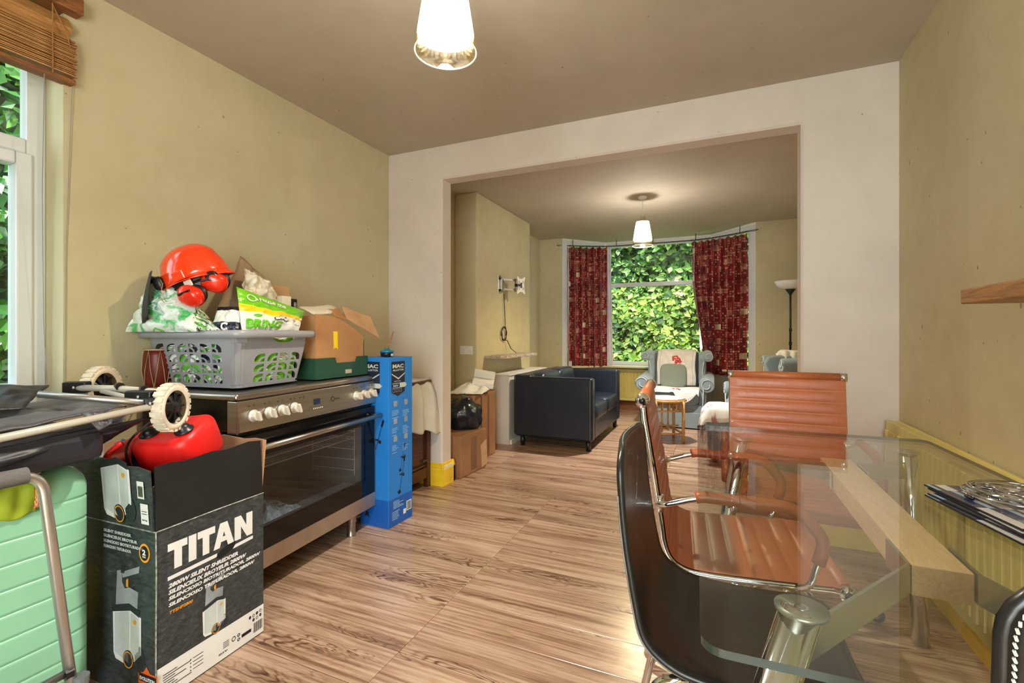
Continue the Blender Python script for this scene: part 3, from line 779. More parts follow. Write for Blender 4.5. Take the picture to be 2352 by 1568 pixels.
# ================================================================== LAUNDRY BASKET
BZ = .916; BA = R(6.5)
BASK = mat('grey_basket_plastic', (148,150,158), .32, var=.04, spec=.5)
BO = Vector((-1.835, 1.345, 0))                                     # near rim corner
bt = thing('laundry_basket', 'grey plastic laundry basket with arch cutouts full of bags on the cooker', 'basket', (-1.835,1.345,BZ), (0,0,BA))
BL, BW, BHh = .545, .435, .245                                      # length towards -x, width towards +y, height
def bpt(u, v, h):                                                   # u 0..1 along -x, v 0..1 along +y, h 0..1 up; tapered with rounded corners
    k = .83+.17*h; cx, cy = -BL/2, BW/2
    return (cx+(-u*BL-cx)*k, cy+(v*BW-cy)*k, BHh*h)
def bside(side, cells, nc, nr, u0, u1, blank, handle=None):
    m = MB(); rr = .14
    def P(a, h):
        # wrap a (0..1 across the side) round the corner a little
        if side == 'front': q = bpt(a, 0, h)
        elif side == 'back': q = bpt(a, 1, h)
        elif side == 'right': q = bpt(0, a, h)
        else: q = bpt(1, a, h)
        # corner rounding: pull ends inward
        c = Vector(bpt(.5,.5,h)); e = min(a, 1-a)
        if e < .07: q = Vector(q)+(c-Vector(q))*.055*(1-e/.07)**2
        return q
    hs = [.06]+[.06+(.80-.06)*(j+1)/nr for j in range(nr)]
    us = [u0+(u1-u0)*i/nc for i in range(nc+1)]
    def quad(a0, a1, h0, h1, n=3, k=1):
        for i in range(n):
            for j in range(k):
                b0, b1 = a0+(a1-a0)*i/n, a0+(a1-a0)*(i+1)/n; g0, g1 = h0+(h1-h0)*j/k, h0+(h1-h0)*(j+1)/k
                m.add([P(b0,g0),P(b1,g0),P(b1,g1),P(b0,g1)], [(0,1,2,3)])
    quad(0,1,0,.06,14); 
    if handle:
        ha, hb = handle; quad(0,ha,.80,1,4); quad(hb,1,.80,1,3); quad(ha,hb,.95,1,4)
        n = 8
        for i in range(n):                                          # curved lower edge of the hand hole
            a0, a1 = ha+(hb-ha)*i/n, ha+(hb-ha)*(i+1)/n
            g = lambda a: .80+.02+.0*a; s0 = .80-.0+.10*abs(2*(i/n)-1)**3*1; s1 = .80+.10*abs(2*((i+1)/n)-1)**3
            m.add([P(a0,.80-.001),P(a1,.80-.001),P(a1,max(.80,s1)),P(a0,max(.80,s0))], [(0,1,2,3)])
    else: quad(0,1,.80,1,14)
    if u0 > 0: quad(0,u0,.06,.80,5,2)
    if u1 < 1: quad(u1,1,.06,.80,5,2)
    for i in range(nc):
        for j in range(nr):
            a0, a1, h0, h1 = us[i], us[i+1], hs[j], hs[j+1]
            if (i, j) in blank: quad(a0,a1,h0,h1,2); continue
            flip = i >= nc/2
            # hole outline in cell units: quarter arch, flat bottom
            mg = .10; pts = []; n = 6
            pts.append((mg, mg)); 
            for k in range(n+1):
                th = PI-PI/2*k/n; pts.append((mg+(1-2*mg)*.72+(1-2*mg)*.72*math.cos(th), mg+(1-2*mg)*.28+(1-2*mg)*.72*math.sin(th)))
            pts += [(1-mg, 1-mg), (1-mg, mg)]
            if flip: pts = [(1-x, y) for x, y in pts][::-1]
            q = lambda x, y: P(a0+(a1-a0)*x, h0+(h1-h0)*y)
            def sq(x, y):                                           # project a hole point onto the cell border
                dx, dy = x-.5, y-.5; s_ = .5/max(abs(dx), abs(dy)); return (.5+dx*s_, .5+dy*s_)
            S = [sq(*p) for p in pts]; N_ = len(pts)
            for k in range(N_):
                k2 = (k+1) % N_
                quadp = [q(*pts[k]), q(*pts[k2]), q(*S[k2]), q(*S[k])]
                m.add(quadp, [(0,1,2,3)])
                s0, s1 = S[k], S[k2]
                if abs(s0[0]-s1[0]) > 1e-6 and abs(s0[1]-s1[1]) > 1e-6:
                    cx_ = round(s0[0]) if abs(s0[0]-.5) > .499 else round(s1[0]); cy_ = round(s0[1]) if abs(s0[1]-.5) > .499 else round(s1[1])
                    m.add([q(*s0), q(*s1), q(cx_, cy_)], [(0,1,2)])
            # arched bar inside
            n = 5; bar = []
            for k in range(n+1):
                th = PI-PI/2*k/n; c_ = (1-mg, mg)
                for rr_ in (.50,.36): bar.append((c_[0]+rr_*math.cos(th)*1.0, c_[1]+rr_*math.sin(th)))
            bar = [(.40+.0,.0+mg),(.54,mg)]+bar
            if flip: bar = [(1-x,y) for x,y in bar]
            for k in range(len(bar)//2-1): m.add([q(*bar[2*k]),q(*bar[2*k+1]),q(*bar[2*k+3]),q(*bar[2*k+2])], [(0,1,2,3)])
    return m
bside('front', None, 6, 4, .16, .93, ()).build('side_wall', BASK, bt, solid=.0026)
bside('right', None, 4, 4, .20, .93, ((0,3),(1,3),(2,3),(3,3)), (.42,.78)).build('side_wall', BASK, bt, solid=.0026)
bside('back', None, 6, 4, .07, .93, ()).build('side_wall', BASK, bt, solid=.0026)
bside('left', None, 4, 4, .07, .93, ((0,3),(1,3),(2,3),(3,3)), (.3,.7)).build('side_wall', BASK, bt, solid=.0026)
MB().add([bpt(.01,.01,0),bpt(.99,.01,0),bpt(.99,.99,0),bpt(.01,.99,0)], [(3,2,1,0)]).build('floor_panel', BASK, bt, solid=.003, soff=1)
rp = []
for (u, v) in ((.5,-.03),(1.02,-.03),(1.03,.5),(1.02,1.03),(.5,1.03),(-.02,1.03),(-.02,.5),(-.02,-.03)):
    rp.append(Vector(bpt(u, v, 1)))
rp = [Vector(p) for p in fillet([rp[0]]+rp[1:]+[rp[0]], .05, 6)]
rm = MB()
prof = [(-.004,.0),(.014,.002),(.020,-.006),(.021,-.031),(.018,-.031),(.016,-.006),(.0,-.004)]
cen = Vector(bpt(.5,.5,1)); vs = []; fs = []; nP = len(prof)
ring = rp[:-1]
for i, p in enumerate(ring):
    tgt = (ring[(i+1)%len(ring)]-ring[i-1]).normalized(); nrm = Vector((-tgt.y, tgt.x, 0)); 
    if nrm.dot(p-cen) < 0: nrm = -nrm
    for a, b in prof: vs.append(tuple(p+nrm*a+Vector((0,0,b+.004))))
for i in range(len(ring)):
    for j in range(nP): fs.append((i*nP+j, ((i+1)%len(ring))*nP+j, ((i+1)%len(ring))*nP+(j+1)%nP, i*nP+(j+1)%nP))
rm.add(vs, fs).build('rim', BASK, bt, True)
for (a, b) in ((.40,.80),):
    m = MB(); m.box(-BL*0+.0,.026,BW*a,BW*b,BHh-.026,BHh+.006); m.build('grip', BASK, bt, True, bev=.005)
BMX = PM[bt.name]
def BW_(x, y, z): return tuple(BMX @ Vector((x, y, z)))             # basket-local point to world

# ================================================================== PLASTIC BAGS in the basket
def film(name, stops_fn, rough=.25):
    m, N, P = newmat(name); uv = N.add('UVMap').outputs[0]
    N.link(stops_fn(N, uv), P.inputs['Base Color']); P.inputs['Roughness'].default_value = rough; P.inputs['Specular IOR Level'].default_value = .6
    b = N.add('Bump'); b.inputs['Strength'].default_value = .35; b.inputs['Distance'].default_value = .01
    N.link(N.noise(uv, 7, 5, 1.2), b.inputs['Height']); N.link(b.outputs[0], P.inputs['Normal']); return m
def f_reuse(N, uv):
    s_ = N.add('SeparateXYZ'); N.link(uv, s_.inputs[0]); n = N.noise(N.mapping(uv, scale=(1.6,1,1)), 1.5, 1)
    y = N.mathn('ADD', s_.outputs[1], N.mathn('MULTIPLY', N.mathn('SUBTRACT', n, .5), .35))
    y = N.mathn('SUBTRACT', y, N.mathn('MULTIPLY', s_.outputs[0], -.03))
    return N.ramp(y, [(0,(236,236,236)),(.44,(238,238,236)),(.47,(246,206,28)),(.62,(250,214,40)),(.64,(112,196,32)),(.98,(118,204,36))], 'CONSTANT')
def f_mint(N, uv):
    n = N.noise(uv, 3.4, 2, .8)
    return N.ramp(n, [(.0,(96,196,120)),(.38,(150,216,170)),(.43,(226,236,232)),(.60,(236,240,238)),(.66,(130,206,110)),(.72,(236,240,236)),(.80,(244,200,60))], 'CONSTANT')
def f_mix(N, uv):
    n = N.noise(uv, 5, 2, 1)
    return N.ramp(n, [(.0,(40,90,40)),(.38,(88,170,60)),(.47,(230,232,228)),(.62,(30,34,48)),(.68,(226,228,226))], 'CONSTANT')
F_REUSE, F_MINT, F_MIX = film('lime_bag_film', f_reuse), film('mint_bag_film', f_mint), film('mixed_bag_film', f_mix)
FWHITE = mat('white_bag_film', (232,232,232), .3, var=.03, bump=.5, bscale=14)
FGREYW = mat('crumpled_pale_film', (214,206,196), .35, var=.06, vscale=8, bump=.6, bscale=18)

def sheet(c00, c10, c11, c01, bulge, wr, seed, nu=36, nv=26, normal=None, sag=0):
    A, B, C, D = map(Vector, (c00, c10, c11, c01)); n = normal or (B-A).cross(D-A).normalized()
    n = Vector(n)
    def fn(u, v):
        p = (A*(1-u)+B*u)*(1-v)+(D*(1-u)+C*u)*v
        e = (4*u*(1-u))**.6*(4*v*(1-v))**.6
        w = fbm((u*3.2, v*2.4, seed), 1.2, seed, 4)
        w2 = abs(fbm((u*6, v*5, seed), 1.0, seed+5, 3))
        return p+n*(bulge*e+wr*(w-.9*w2)*(.35+.65*e))+Vector((0,0,-sag*e))
    return fn
def bag(name, label, cat, corners, bulge, wr, seed, mt, back=.05, parent=None, group=None, loc=None, nu=36, nv=26):
    c = [Vector(p) for p in corners]; ce = sum(c, Vector())/4
    t = thing(name, label, cat, tuple(ce), group=group)
    fn = sheet(*corners, bulge, wr, seed, nu, nv)
    MB().grid(nu, nv, fn).build('front_panel', mt, t, True, world=True)
    n = (c[1]-c[0]).cross(c[3]-c[0]).normalized()
    fb = sheet(*corners, -back, wr*.6, seed+9, nu, nv)
    MB().grid(nu//2, nv//2, fb).build('back_panel', mt, t, True, world=True)
    return t, fn
# mint and white bag drooping over the left end of the rim (world coordinates)
bag1, fb1 = bag('mint_carrier_bag', 'white and mint green carrier bag drooping over the left end of the basket', 'plastic bag',
    ((-2.385,1.215,1.160),(-1.99,1.275,1.160),(-2.06,1.30,1.325),(-2.25,1.262,1.405)), .055, .035, 3.0, F_MINT, .05)
m = MB(); L_ = lambda a, b: Vector(fb1(a, b))+Vector((.3,-.9,.3)).normalized()*.003
put_text(m, 'BR', L_, .15, .28, .64, .22, bold=.04, fine=True); put_text(m, 'ET', L_, .15, .30, .42, .20, bold=.04, fine=True)
m.build('print', mat('printed_mint',(104,190,150),.4), bag1, world=True)
bag2, fb2 = bag('twisted_carrier_bag', 'green and white carrier bag with a twisted corner in the front of the basket', 'plastic bag',
    ((-2.03,1.29,1.165),(-1.90,1.315,1.165),(-2.05,1.33,1.24),(-2.10,1.32,1.31)), .02, .03, 8.0, F_MIX, .03)
bag3, fb3 = bag('lime_carrier_bag', 'lime yellow and white carrier bag reading reuse me and BRING in the basket', 'plastic bag',
    ((-1.865,1.385,1.162),(-1.885,1.70,1.165),(-1.93,1.775,1.268),(-1.90,1.385,1.355)), .030, .012, 2.2, F_REUSE, .06, nu=50, nv=36)
m = MB(); L3 = lambda a, b: Vector(fb3(a, b))+Vector((.0045,-.002,.001))
put_text(m, 'reuse me', L3, .10, .26, .775, .40, bold=.02, fine=True)
put_disc(m, .15,.80,.062,.085,L3,24,0,.78); put_poly(m, [(.19,.75),(.245,.79),(.20,.86)], L3)
m.build('print', PWHITE, bag3, world=True)
m = MB(); put_text(m, 'BRING', L3, .23, .06, .06, .55, bold=.045, fine=True); put_disc(m, .22,.39,.06,.035,L3,8)
m.build('print', mat('printed_leaf_green',(96,184,30),.4), bag3, world=True)
m = MB(); 
for (a, b, r_) in ((.50,.36,.05),(.57,.40,.06),(.65,.36,.05)): put_disc(m, a,b,r_,r_*1.1,L3,16)
cl = m.build('print', PBLACK, bag3, world=True)
L4 = lambda a, b: Vector(fb3(a, b))+Vector((.0060,-.0027,.0018)); m = MB()
for (a, b, r_) in ((.50,.36,.04),(.57,.40,.05),(.65,.36,.04)): put_disc(m, a,b,r_,r_*1.05,L4,16)
put_rect(m, .47,.68,.345,.37,L4); put_disc(m,.83,.46,.035,.06,L4,14); put_disc(m,.93,.30,.05,.07,L4,14); put_disc(m,.96,.52,.03,.05,L4,14)
m.build('print', PWHITE, bag3, world=True)
bag4, fb4 = bag('pale_film_bag', 'crumpled pale cream bag rising behind the lime bag in the basket', 'plastic bag',
    ((-2.00,1.50,1.30),(-2.02,1.80,1.24),(-2.10,1.70,1.40),(-2.08,1.56,1.47)), .03, .05, 6.5, FGREYW, .03)
t5 = thing('brown_paper_sheet', 'tall folded brown grey paper sheet behind the pale bag in the basket', 'paper', (-2.2,1.6,1.3))
MB().grid(20,16,sheet((-2.17,1.48,1.25),(-2.17,1.88,1.25),(-2.15,1.80,1.38),(-2.19,1.62,1.545),.03,.03,4.4)).build('sheet', mat('brown_paper',(156,132,112),.7,var=.06,bump=.3,bscale=10), t5, True, world=True, solid=.002)
# contents seen through the cut-outs
bag6, _ = bag('stuffed_green_bag', 'bright green and white bag stuffed low behind the right side cutouts', 'plastic bag',
    ((-1.895,1.42,.935),(-1.925,1.69,.935),(-1.905,1.73,1.15),(-1.875,1.40,1.15)), .006, .014, 5.1, film('green_stuffed_film', lambda N, uv: N.ramp(N.noise(uv,3,2,.8),[(0,(110,190,40)),(.5,(124,204,50)),(.56,(236,236,232)),(.7,(236,238,236)),(.74,(40,44,50))],'CONSTANT')), .05)
bag7, _ = bag('stuffed_dark_bag', 'navy white and green bag stuffed low behind the left side cutouts', 'plastic bag',
    ((-2.25,1.335,.935),(-1.93,1.375,.935),(-1.90,1.365,1.15),(-2.28,1.315,1.15)), .004, .014, 7.7, film('navy_stuffed_film', lambda N, uv: N.ramp(N.mathn('SUBTRACT', N.noise(uv,3.4,2,.8), N.mathn('MULTIPLY', N.noise(uv,1.2,1), .0)),[(0,(90,180,60)),(.44,(230,232,232)),(.52,(22,28,52)),(.66,(150,200,120))],'CONSTANT')), .05)
t8 = thing('navy_white_packet', 'navy and white crumpled packet wedged between the two bags at the basket front', 'packet', (-1.93,1.34,1.17))
f8 = sheet((-1.98,1.325,1.15),(-1.87,1.375,1.15),(-1.90,1.40,1.265),(-1.98,1.36,1.265),.015,.012,1.4,24,20)
def f_pk(N, uv):
    s_ = N.add('SeparateXYZ'); N.link(uv, s_.inputs[0]); return N.ramp(s_.outputs[1], [(0,(22,32,60)),(.42,(226,226,226)),(.86,(28,32,40))], 'CONSTANT')
MB().grid(24,20,f8).build('wrapper', film('navy_packet_film', f_pk), t8, True, world=True, solid=.01)
m = MB(); put_text(m, 'C', lambda a, b: Vector(f8(a,b))+Vector((.003,-.008,.002)), .3, .40, .10, .24, bold=.05); m.build('print', PWHITE, t8, world=True)

# ================================================================== HARD HAT with ear defenders and visor
ORANGE = mat('orange_gloss_plastic', (240,62,18), .16, var=.02, spec=.6, coat=.5)
REDP = mat('red_orange_plastic', (226,44,18), .22, var=.02, coat=.3)
ht = thing('safety_helmet', 'glossy orange forestry helmet with red ear defenders on top of the bags', 'helmet', (-2.105,1.350,1.392), (R(8), R(-22), R(22)))
def dome(p):                                                        # flatten below, peak forward (+x)
    x, y, z = p
    if z < 0: z *= .02
    return (x, y, z)
def hatfn(u, v):
    th = 2*PI*u; ph = PI/2*(1-v)
    rx, ry, rz = .140, .108, .150
    x = rx*math.sin(ph)**.86*math.cos(th); y = ry*math.sin(ph)**.86*math.sin(th); z = rz*math.cos(ph)**.9 if math.cos(ph) > 0 else 0
    rib = .006*max(0, math.cos(th*0))*math.exp(-(y/.022)**2)
    z += rib*(1-abs(x)/.15)
    z += -.018*(x/.14)**2*(v < .4)
    return (x, y, z)
m = MB().grid(40, 14, hatfn); 
sh = m.build('shell', ORANGE, ht, True, solid=.003)
def brim(u, v):
    th = 2*PI*u; pk = max(0, math.cos(th))**3*.008+max(0,-math.cos(th))**3*.012+.008
    x = (.140+pk*v)*math.cos(th); y = (.108+(.012+pk*.25)*v)*math.sin(th); z = -.004-.022*v*max(0,math.cos(th))**2-.004*v+ (.0)
    return (x, y, z)
MB().grid(40, 4, brim).build('brim', ORANGE, ht, True, solid=.003)
for s_ in (-1, 1):
    bx('side_slot', ORANGE, (-.030,.020,s_*.104-.006,s_*.104+.010 if s_ > 0 else s_*.104+.006,.0,.040), ht, bev=.004)
HM = PM[ht.name]
hb = MB().tube([(.118*math.cos(a), .092*math.sin(a), -.024) for a in [2*PI*i/24 for i in range(24)]], .005, 6, True)
for i in range(24):
    a, b = 2*PI*i/24, 2*PI*(i+1)/24
    hb.add([(.116*math.cos(q), .09*math.sin(q), z) for q, z in ((a,-.045),(b,-.045),(b,.0),(a,.0))], [(0,1,2,3)])
hb.build('headband', BLACKP, ht, solid=.003)
MB().lathe([(0,-.012),(.022,-.012),(.026,-.006),(.026,.006),(.018,.012),(0,.012)],12,TM((.105,-.075,-.030),(R(90),0,R(30)))).build('ratchet_knob', BLACKP, ht, True)
MB().box(.0,.035,-.108,-.100,-.055,-.008).build('clip', mat('pale_grey_plastic',(206,200,198),.4), ht, bev=.006)
for (cx, cy, cz, rz_) in ((.020,-.130,-.080,-6),(.094,-.055,-.050,24)):
    e = MB().ell((0,0,0),(.052,.034,.043),.75,.8,24,14,TM((cx,cy,cz),(R(20),R(40),R(rz_)))).build('ear_cup', REDP, ht, True)
    MB().tube([(cx+.045*math.cos(a),cy+.026,cz+.036*math.sin(a)) for a in [2*PI*i/20 for i in range(20)]], .010, 8, True).build('ear_cushion', BLACKP, e, True)
    e2 = MB().box(-.028,.028,-.004,.004,-.005,.005,TM((cx,cy-.034,cz+.016),(R(20),0,R(rz_)))).build('cup_clip', BLACKP, e, bev=.002)
wr = mat('bright_steel_wire', (224,214,190), .2, .9)
MB().tube([(-.085,-.095,.020),(-.10,-.13,-.04),(-.07,-.165,-.075),(-.02,-.172,-.085)], .0016, 6).build('wire_arm', wr, ht)
MB().tube([(-.095,-.095,.020),(-.09,-.13,-.05),(-.06,-.165,-.07)], .0016, 6).build('wire_arm', wr, ht)
MB().ell((-.105,-.088,.025),(.022,.018,.030),.7,.8,16,10).build('pivot', BLACKP, ht, True)
vis = MB().grid(16, 10, lambda u, v: (-(.135+.05*math.sin(PI*v*.6))*math.cos(R(-62+120*u))-.02-.085*v, (.14)*math.sin(R(-62+120*u)), .075-.175*v))
vis.build('visor', mat('black_mesh_visor', (24,30,30), .5, var=.1), ht, True, solid=.002)

# ================================================================== small things behind and beside the basket
bx_ = lambda *a, **k: MB().box(*a, **k)
dk = thing('rope_laced_drum', 'small dark red drum laced with cream rope behind the left of the basket', 'drum', (-2.325,1.315,.906))
MB().lathe([(.050,0),(.056,.03),(.060,.09),(.056,.15),(.050,.175)],24,TM((-2.325,1.315,.906))).build('shell', mat('dark_red_wood',(120,34,26),.4,var=.12,vscale=9), dk, True, world=True)
rope = mat('cream_rope', (196,176,140), .8)
for z in (.002,.172): MB().tube([(-2.325+.0545*math.cos(2*PI*i/24),1.315+.0545*math.sin(2*PI*i/24),.908+z) for i in range(24)], .004, 6, True).build('hoop', rope, dk, world=True)
lc = MB()
for i in range(8):
    a, b, c = 2*PI*i/8, 2*PI*(i+.5)/8, 2*PI*(i+1)/8
    lc.tube([(-2.325+.056*math.cos(a),1.315+.056*math.sin(a),.91),(-2.325+.063*math.cos((a+b)/2),1.315+.063*math.sin((a+b)/2),.99),(-2.325+.056*math.cos(b),1.315+.056*math.sin(b),1.078),
             (-2.325+.063*math.cos((b+c)/2),1.315+.063*math.sin((b+c)/2),.99),(-2.325+.056*math.cos(c),1.315+.056*math.sin(c),.91)], .0018, 5)
lc.build('lacing', rope, dk, world=True)
MB().tube(fillet([(-2.30,1.26,.915),(-2.29,1.225,.925),(-2.25,1.235,.88),(-2.28,1.262,.91)],.02,4), .0022, 5).build('loose_rope', rope, dk, world=True)

# green fruit crate with the brown box inside
CX0, CX1, CY0, CY1, CZ = -2.37, -1.915, 1.835, 2.235, .906
GRN = mat('dark_green_card', (34,74,58), .6, var=.1, vscale=8)
ct = thing('green_crate', 'low dark green cardboard fruit crate on the far end of the cooker', 'crate', ((CX0+CX1)/2,(CY0+CY1)/2,CZ))
m = MB(); tk = .006; h = .115
YX = Matrix(((0,0,1,0),(1,0,0,0),(0,1,0,0),(0,0,0,1)))
notch = [(CY0,CZ),(CY1,CZ),(CY1,CZ+h),(CY1-.09,CZ+h),(CY1-.10,CZ+h-.03),(CY1-.25,CZ+h-.03),(CY1-.26,CZ+h),(CY0,CZ+h)]
MB().prism(notch, CX1-tk, CX1, YX).build('side_wall', GRN, ct, world=True)
MB().prism(notch, CX0, CX0+tk, YX).build('side_wall', GRN, ct, world=True)
for y in (CY0, CY1-tk): bx('end_wall', GRN, (CX0+tk,CX1-tk,y,y+tk,CZ,CZ+h), ct, world=True)
bx('base', GRN, (CX0,CX1,CY0,CY1,CZ,CZ+.004), ct, world=True)
bx('tape', mat('clear_brown_tape',(190,176,160),.3), (CX1+.0003,CX1+.001,2.05,2.10,CZ+.022,CZ+.044), ct, world=True)
bt2 = thing('brown_cardboard_box', 'open brown cardboard box with curved top flap and yellow label in the green crate', 'box', (-2.14,2.03,CZ+.005))
x0, x1, y0, y1, z0 = -2.345, -1.93, 1.850, 2.220, CZ+.006
def topc(t): return z0+.345-.03*t-.09*max(0,t-.35)**1.4*1.9
pr = [(y0,z0)]+[(y0+(y1-y0)*i/10, topc(i/10)) for i in range(11)]+[(y1,z0)]
MB().prism(pr[::-1] if False else pr, x1-.005, x1, YX).build('front_wall', CARD, bt2, world=True)
MB().prism(pr, x0, x0+.005, YX).build('back_wall', CARD, bt2, world=True)
bx('near_wall', CARD, (x0,x1-.005,y0,y0+.005,z0,z0+.335), bt2, world=True); bx('far_wall', CARD, (x0,x1,y1-.005,y1,z0,z0+.20), bt2, world=True)
MB().grid(10,10,lambda u,v:(x1-.01-(x1-x0-.06)*v, y0+.01+(y1-y0-.02)*u, topc(u)-.004-.05*v)).build('top_flap', CARD, bt2, True, world=True, solid=.004)
m = MB(); m.add([(x1-.01,2.09,1.235),(x1+.02,2.335,1.125),(x1-.03,2.31,1.255),(x1-.08,2.13,1.31)], [(0,1,2,3)]); m.build('raised_flap', CARD2, bt2, world=True, solid=.006)
m = MB(); m.add([(x1-.01,2.00,1.245),(x1-.01,2.12,1.225),(x1-.11,2.12,1.30),(x1-.11,2.03,1.29)], [(0,1,2,3)]); m.build('raised_flap', CARD, bt2, world=True, solid=.006)
yl = mat('yellow_label', (244,214,30), .4)
MB().add([(x1+.001,1.975,1.165),(x1+.001,2.005,1.165),(x1+.001,2.008,1.065),(x1+.001,1.995,1.075),(x1+.001,1.978,1.068)], [(0,1,2,3,4)]).build('yellow_label', yl, bt2, world=True, solid=.0008)
# other pieces poking up
t9 = thing('cardboard_panel', 'upright brown cardboard panel standing behind the lime bag', 'cardboard', (-2.1,1.84,1.2))
MB().box(-2.12,-2.114,1.63,1.845,1.03,1.405).build('panel', CARD2, t9, world=True)
t10 = thing('black_barcode_packet', 'small black packet with a white barcode beside the cardboard panel', 'packet', (-2.1,1.90,1.3))
MB().box(-2.16,-2.145,1.868,1.925,1.20,1.345).build('packet', PBLACK, t10, world=True, bev=.002)
m = MB(); L5 = lambda a, b: (-2.1445, 1.903+a, 1.25+b); put_rect(m, 0,.015,0,.075,L5); m.build('barcode_label', PWHITE, t10, world=True)
m = MB(); L6 = lambda a, b: (-2.144, 1.903+a, 1.25+b)
for i in range(9): put_rect(m, .002,.013,.004+.0078*i,.004+.0078*i+(.003 if i % 2 else .005),L6)
m.build('barcode', PBLACK, t10, world=True)
t11 = thing('folded_white_paper', 'folded white paper sheet lying on top of the open brown box', 'paper', (-2.05,2.04,1.28))
MB().grid(14,8,sheet((-1.96,1.88,1.255),(-2.0,2.13,1.275),(-2.12,2.16,1.325),(-2.12,1.90,1.30),.012,.012,2.7)).build('sheet', PAPER, t11, True, world=True, solid=.003)
t12 = thing('folded_white_card', 'small white card edge showing between lime bag and cardboard panel', 'card', (-2.0,1.72,1.32))
MB().box(-2.06,-2.02,1.72,1.775,1.27,1.345).build('card', PAPER, t12, world=True, bev=.002)

# ================================================================== BLUE TALL BOX
BLUE = mat('blue_print_card', (34,128,218), .5, var=.05, vscale=3)
DBLUE = mat('dark_blue_print', (20,92,186), .5, var=.04)
NAVY = mat('navy_print', (22,34,58), .5, var=.05)
LBLUE = mat('light_blue_print', (170,214,246), .5, var=.02)
bb = thing('tall_blue_box', 'tall narrow blue printed cardboard box standing between the cooker and the chest', 'box', (-1.764,2.240,0), (0,0,R(-1.5)))
BWd, BDp, BHt = .226, .215, 1.010                                    # along y, along -x, height
bx('carton', BLUE, (-BDp,0,0,BWd,0,BHt), bb, bev=.002)
FR = lambda a, b: (.0012, a, b)                                      # face turned to +x, a along y
FR2 = lambda a, b: (.0022, a, b)
FL = lambda a, b: (-BDp+a, -.0012, b)                                # face turned to -y
FL2 = lambda a, b: (-BDp+a, -.0022, b)
m = MB(); put_rect(m, .002,BWd-.002,.004,.165,FR); put_rect(m,.002,BDp-.002,.004,.165,FL); m.build('print', DBLUE, bb)
m = MB(); put_poly(m,[(.025,.80),(.085,.775),(.150,.80),(.150,.985),(.025,.985)],FR); put_poly(m,[(.02,.80),(.09,.775),(.150,.80),(.150,.985),(.02,.985)],FL); m.build('print', NAVY, bb)
m = MB()
for F_ in (FR2, FL2):
    put_text(m,'MAC',F_,.024,.034,.945,.104,bold=.05); put_text(m,'ALLISTER',F_,.011,.034,.928,.106,bold=.03)
    put_poly(m,[(.026,.915),(.088,.885),(.149,.915),(.149,.908),(.088,.876),(.026,.908)],F_)
    put_text(m,'MGTP36',F_,.008,.05,.862,.06); put_rect(m,.03,.15,.826,.829,F_); put_rect(m,.03,.15,.852,.855,F_)
    put_poly(m,[(.10,.829),(.155,.829),(.168,.8405),(.155,.852),(.10,.852)],F_)
    for i in range(3):
        for q in (0,.018): put_rect(m,.034+i*.030,.056+i*.030,.802+q,.8035+q,F_)
        for q in (0,.021): put_rect(m,.034+i*.030+q,.0355+i*.030+q,.802,.8215,F_)
m.build('print', PSILVER, bb)
m = MB(); put_text(m,'36V',lambda a,b:(.0026,a,b),.012,.038,.834,.05,bold=.04); m.build('print', LBLUE, bb)
m = MB(); r = random.Random(5)
for ci in (0, 1):
    for cj in range(3):
        cx_, cy_ = .035+ci*.100, .725-cj*.105
        for k in range(6):
            if r.random() < .9: put_rect(m, cx_-.005, cx_+.03+.03*r.random(), cy_-.035-k*.0085, cy_-.0325-k*.0085, FR)
for k in range(6): put_rect(m,.04,.09+.05*r.random(),.145-k*.008,.148-k*.008,FR2)
for k in range(6): put_rect(m,.03,.08+.02*r.random(),.085-k*.009,.088-k*.009,FR2)
m.build('print', LBLUE, bb, kind='stuff')
m = MB()
for ci in (0, 1):
    for cj in range(3): put_rect(m, .045+ci*.100,.078+ci*.100,.715-cj*.105,.748-cj*.105,FR)
m.build('print', PGREY, bb, kind='stuff')
def strimmer(m, F_, x, y, s_, an=14):
    c, q = math.cos(R(90-an)), math.sin(R(90-an))
    L_ = lambda a, b: F_(x+(a*c-b*q)*s_, y+(a*q+b*c)*s_)
    put_rect(m,0,1,-.008,.008,L_); put_disc(m,1.0,0,.07,.035,L_,12); put_rect(m,.88,.95,-.03,.03,L_)
    put_poly(m,[(.5,0),(.47,.12),(.5,.12),(.55,0)],L_); put_rect(m,.46,.54,-.1,-.02,L_); put_poly(m,[(0,-.07),(.07,-.02),(.07,.03),(0,.09),(-.05,.0)],L_)
m = MB(); strimmer(m,FR2,.098,.19,.21,14); strimmer(m,FR2,.105,.32,.16,16); strimmer(m,FL2,.10,.40,.24,18)
put_poly(m,[(.035,.10),(.05,.12),(.07,.10),(.055,.135),(.05,.15)],FL2); put_poly(m,[(.035,.05),(.045,.085),(.065,.085),(.07,.045),(.055,.06)],FL2)
m.build('print', PBLACK, bb, kind='stuff')
m = MB(); put_rect(m,.165,.215,.055,.115,FR2); put_rect(m,.135,.160,.045,.075,FR2); put_text(m,'',FR2,.01); m.build('label', PWHITE, bb)
m = MB(); F3 = lambda a, b: (.003, a, b)
for i in range(10): put_rect(m,.171+i*.004,.171+i*.004+(.0025 if i%3 else .0012),.060,.110,F3)
put_text(m,'3663602',FR2,.008,.10,.118,.05)
m.build('barcode', PBLACK, bb)
rl = thing('wire_reel', 'small black and blue round reel with wooden stick on the tall blue box', 'reel', (-1.86,2.345,BHt))
MB().lathe([(0,0),(.030,0),(.036,.003),(.038,.022),(.036,.026),(0,.026)],28,TM((-1.86,2.345,BHt+.001))).build('base_pot', BLACKP, rl, True, world=True)
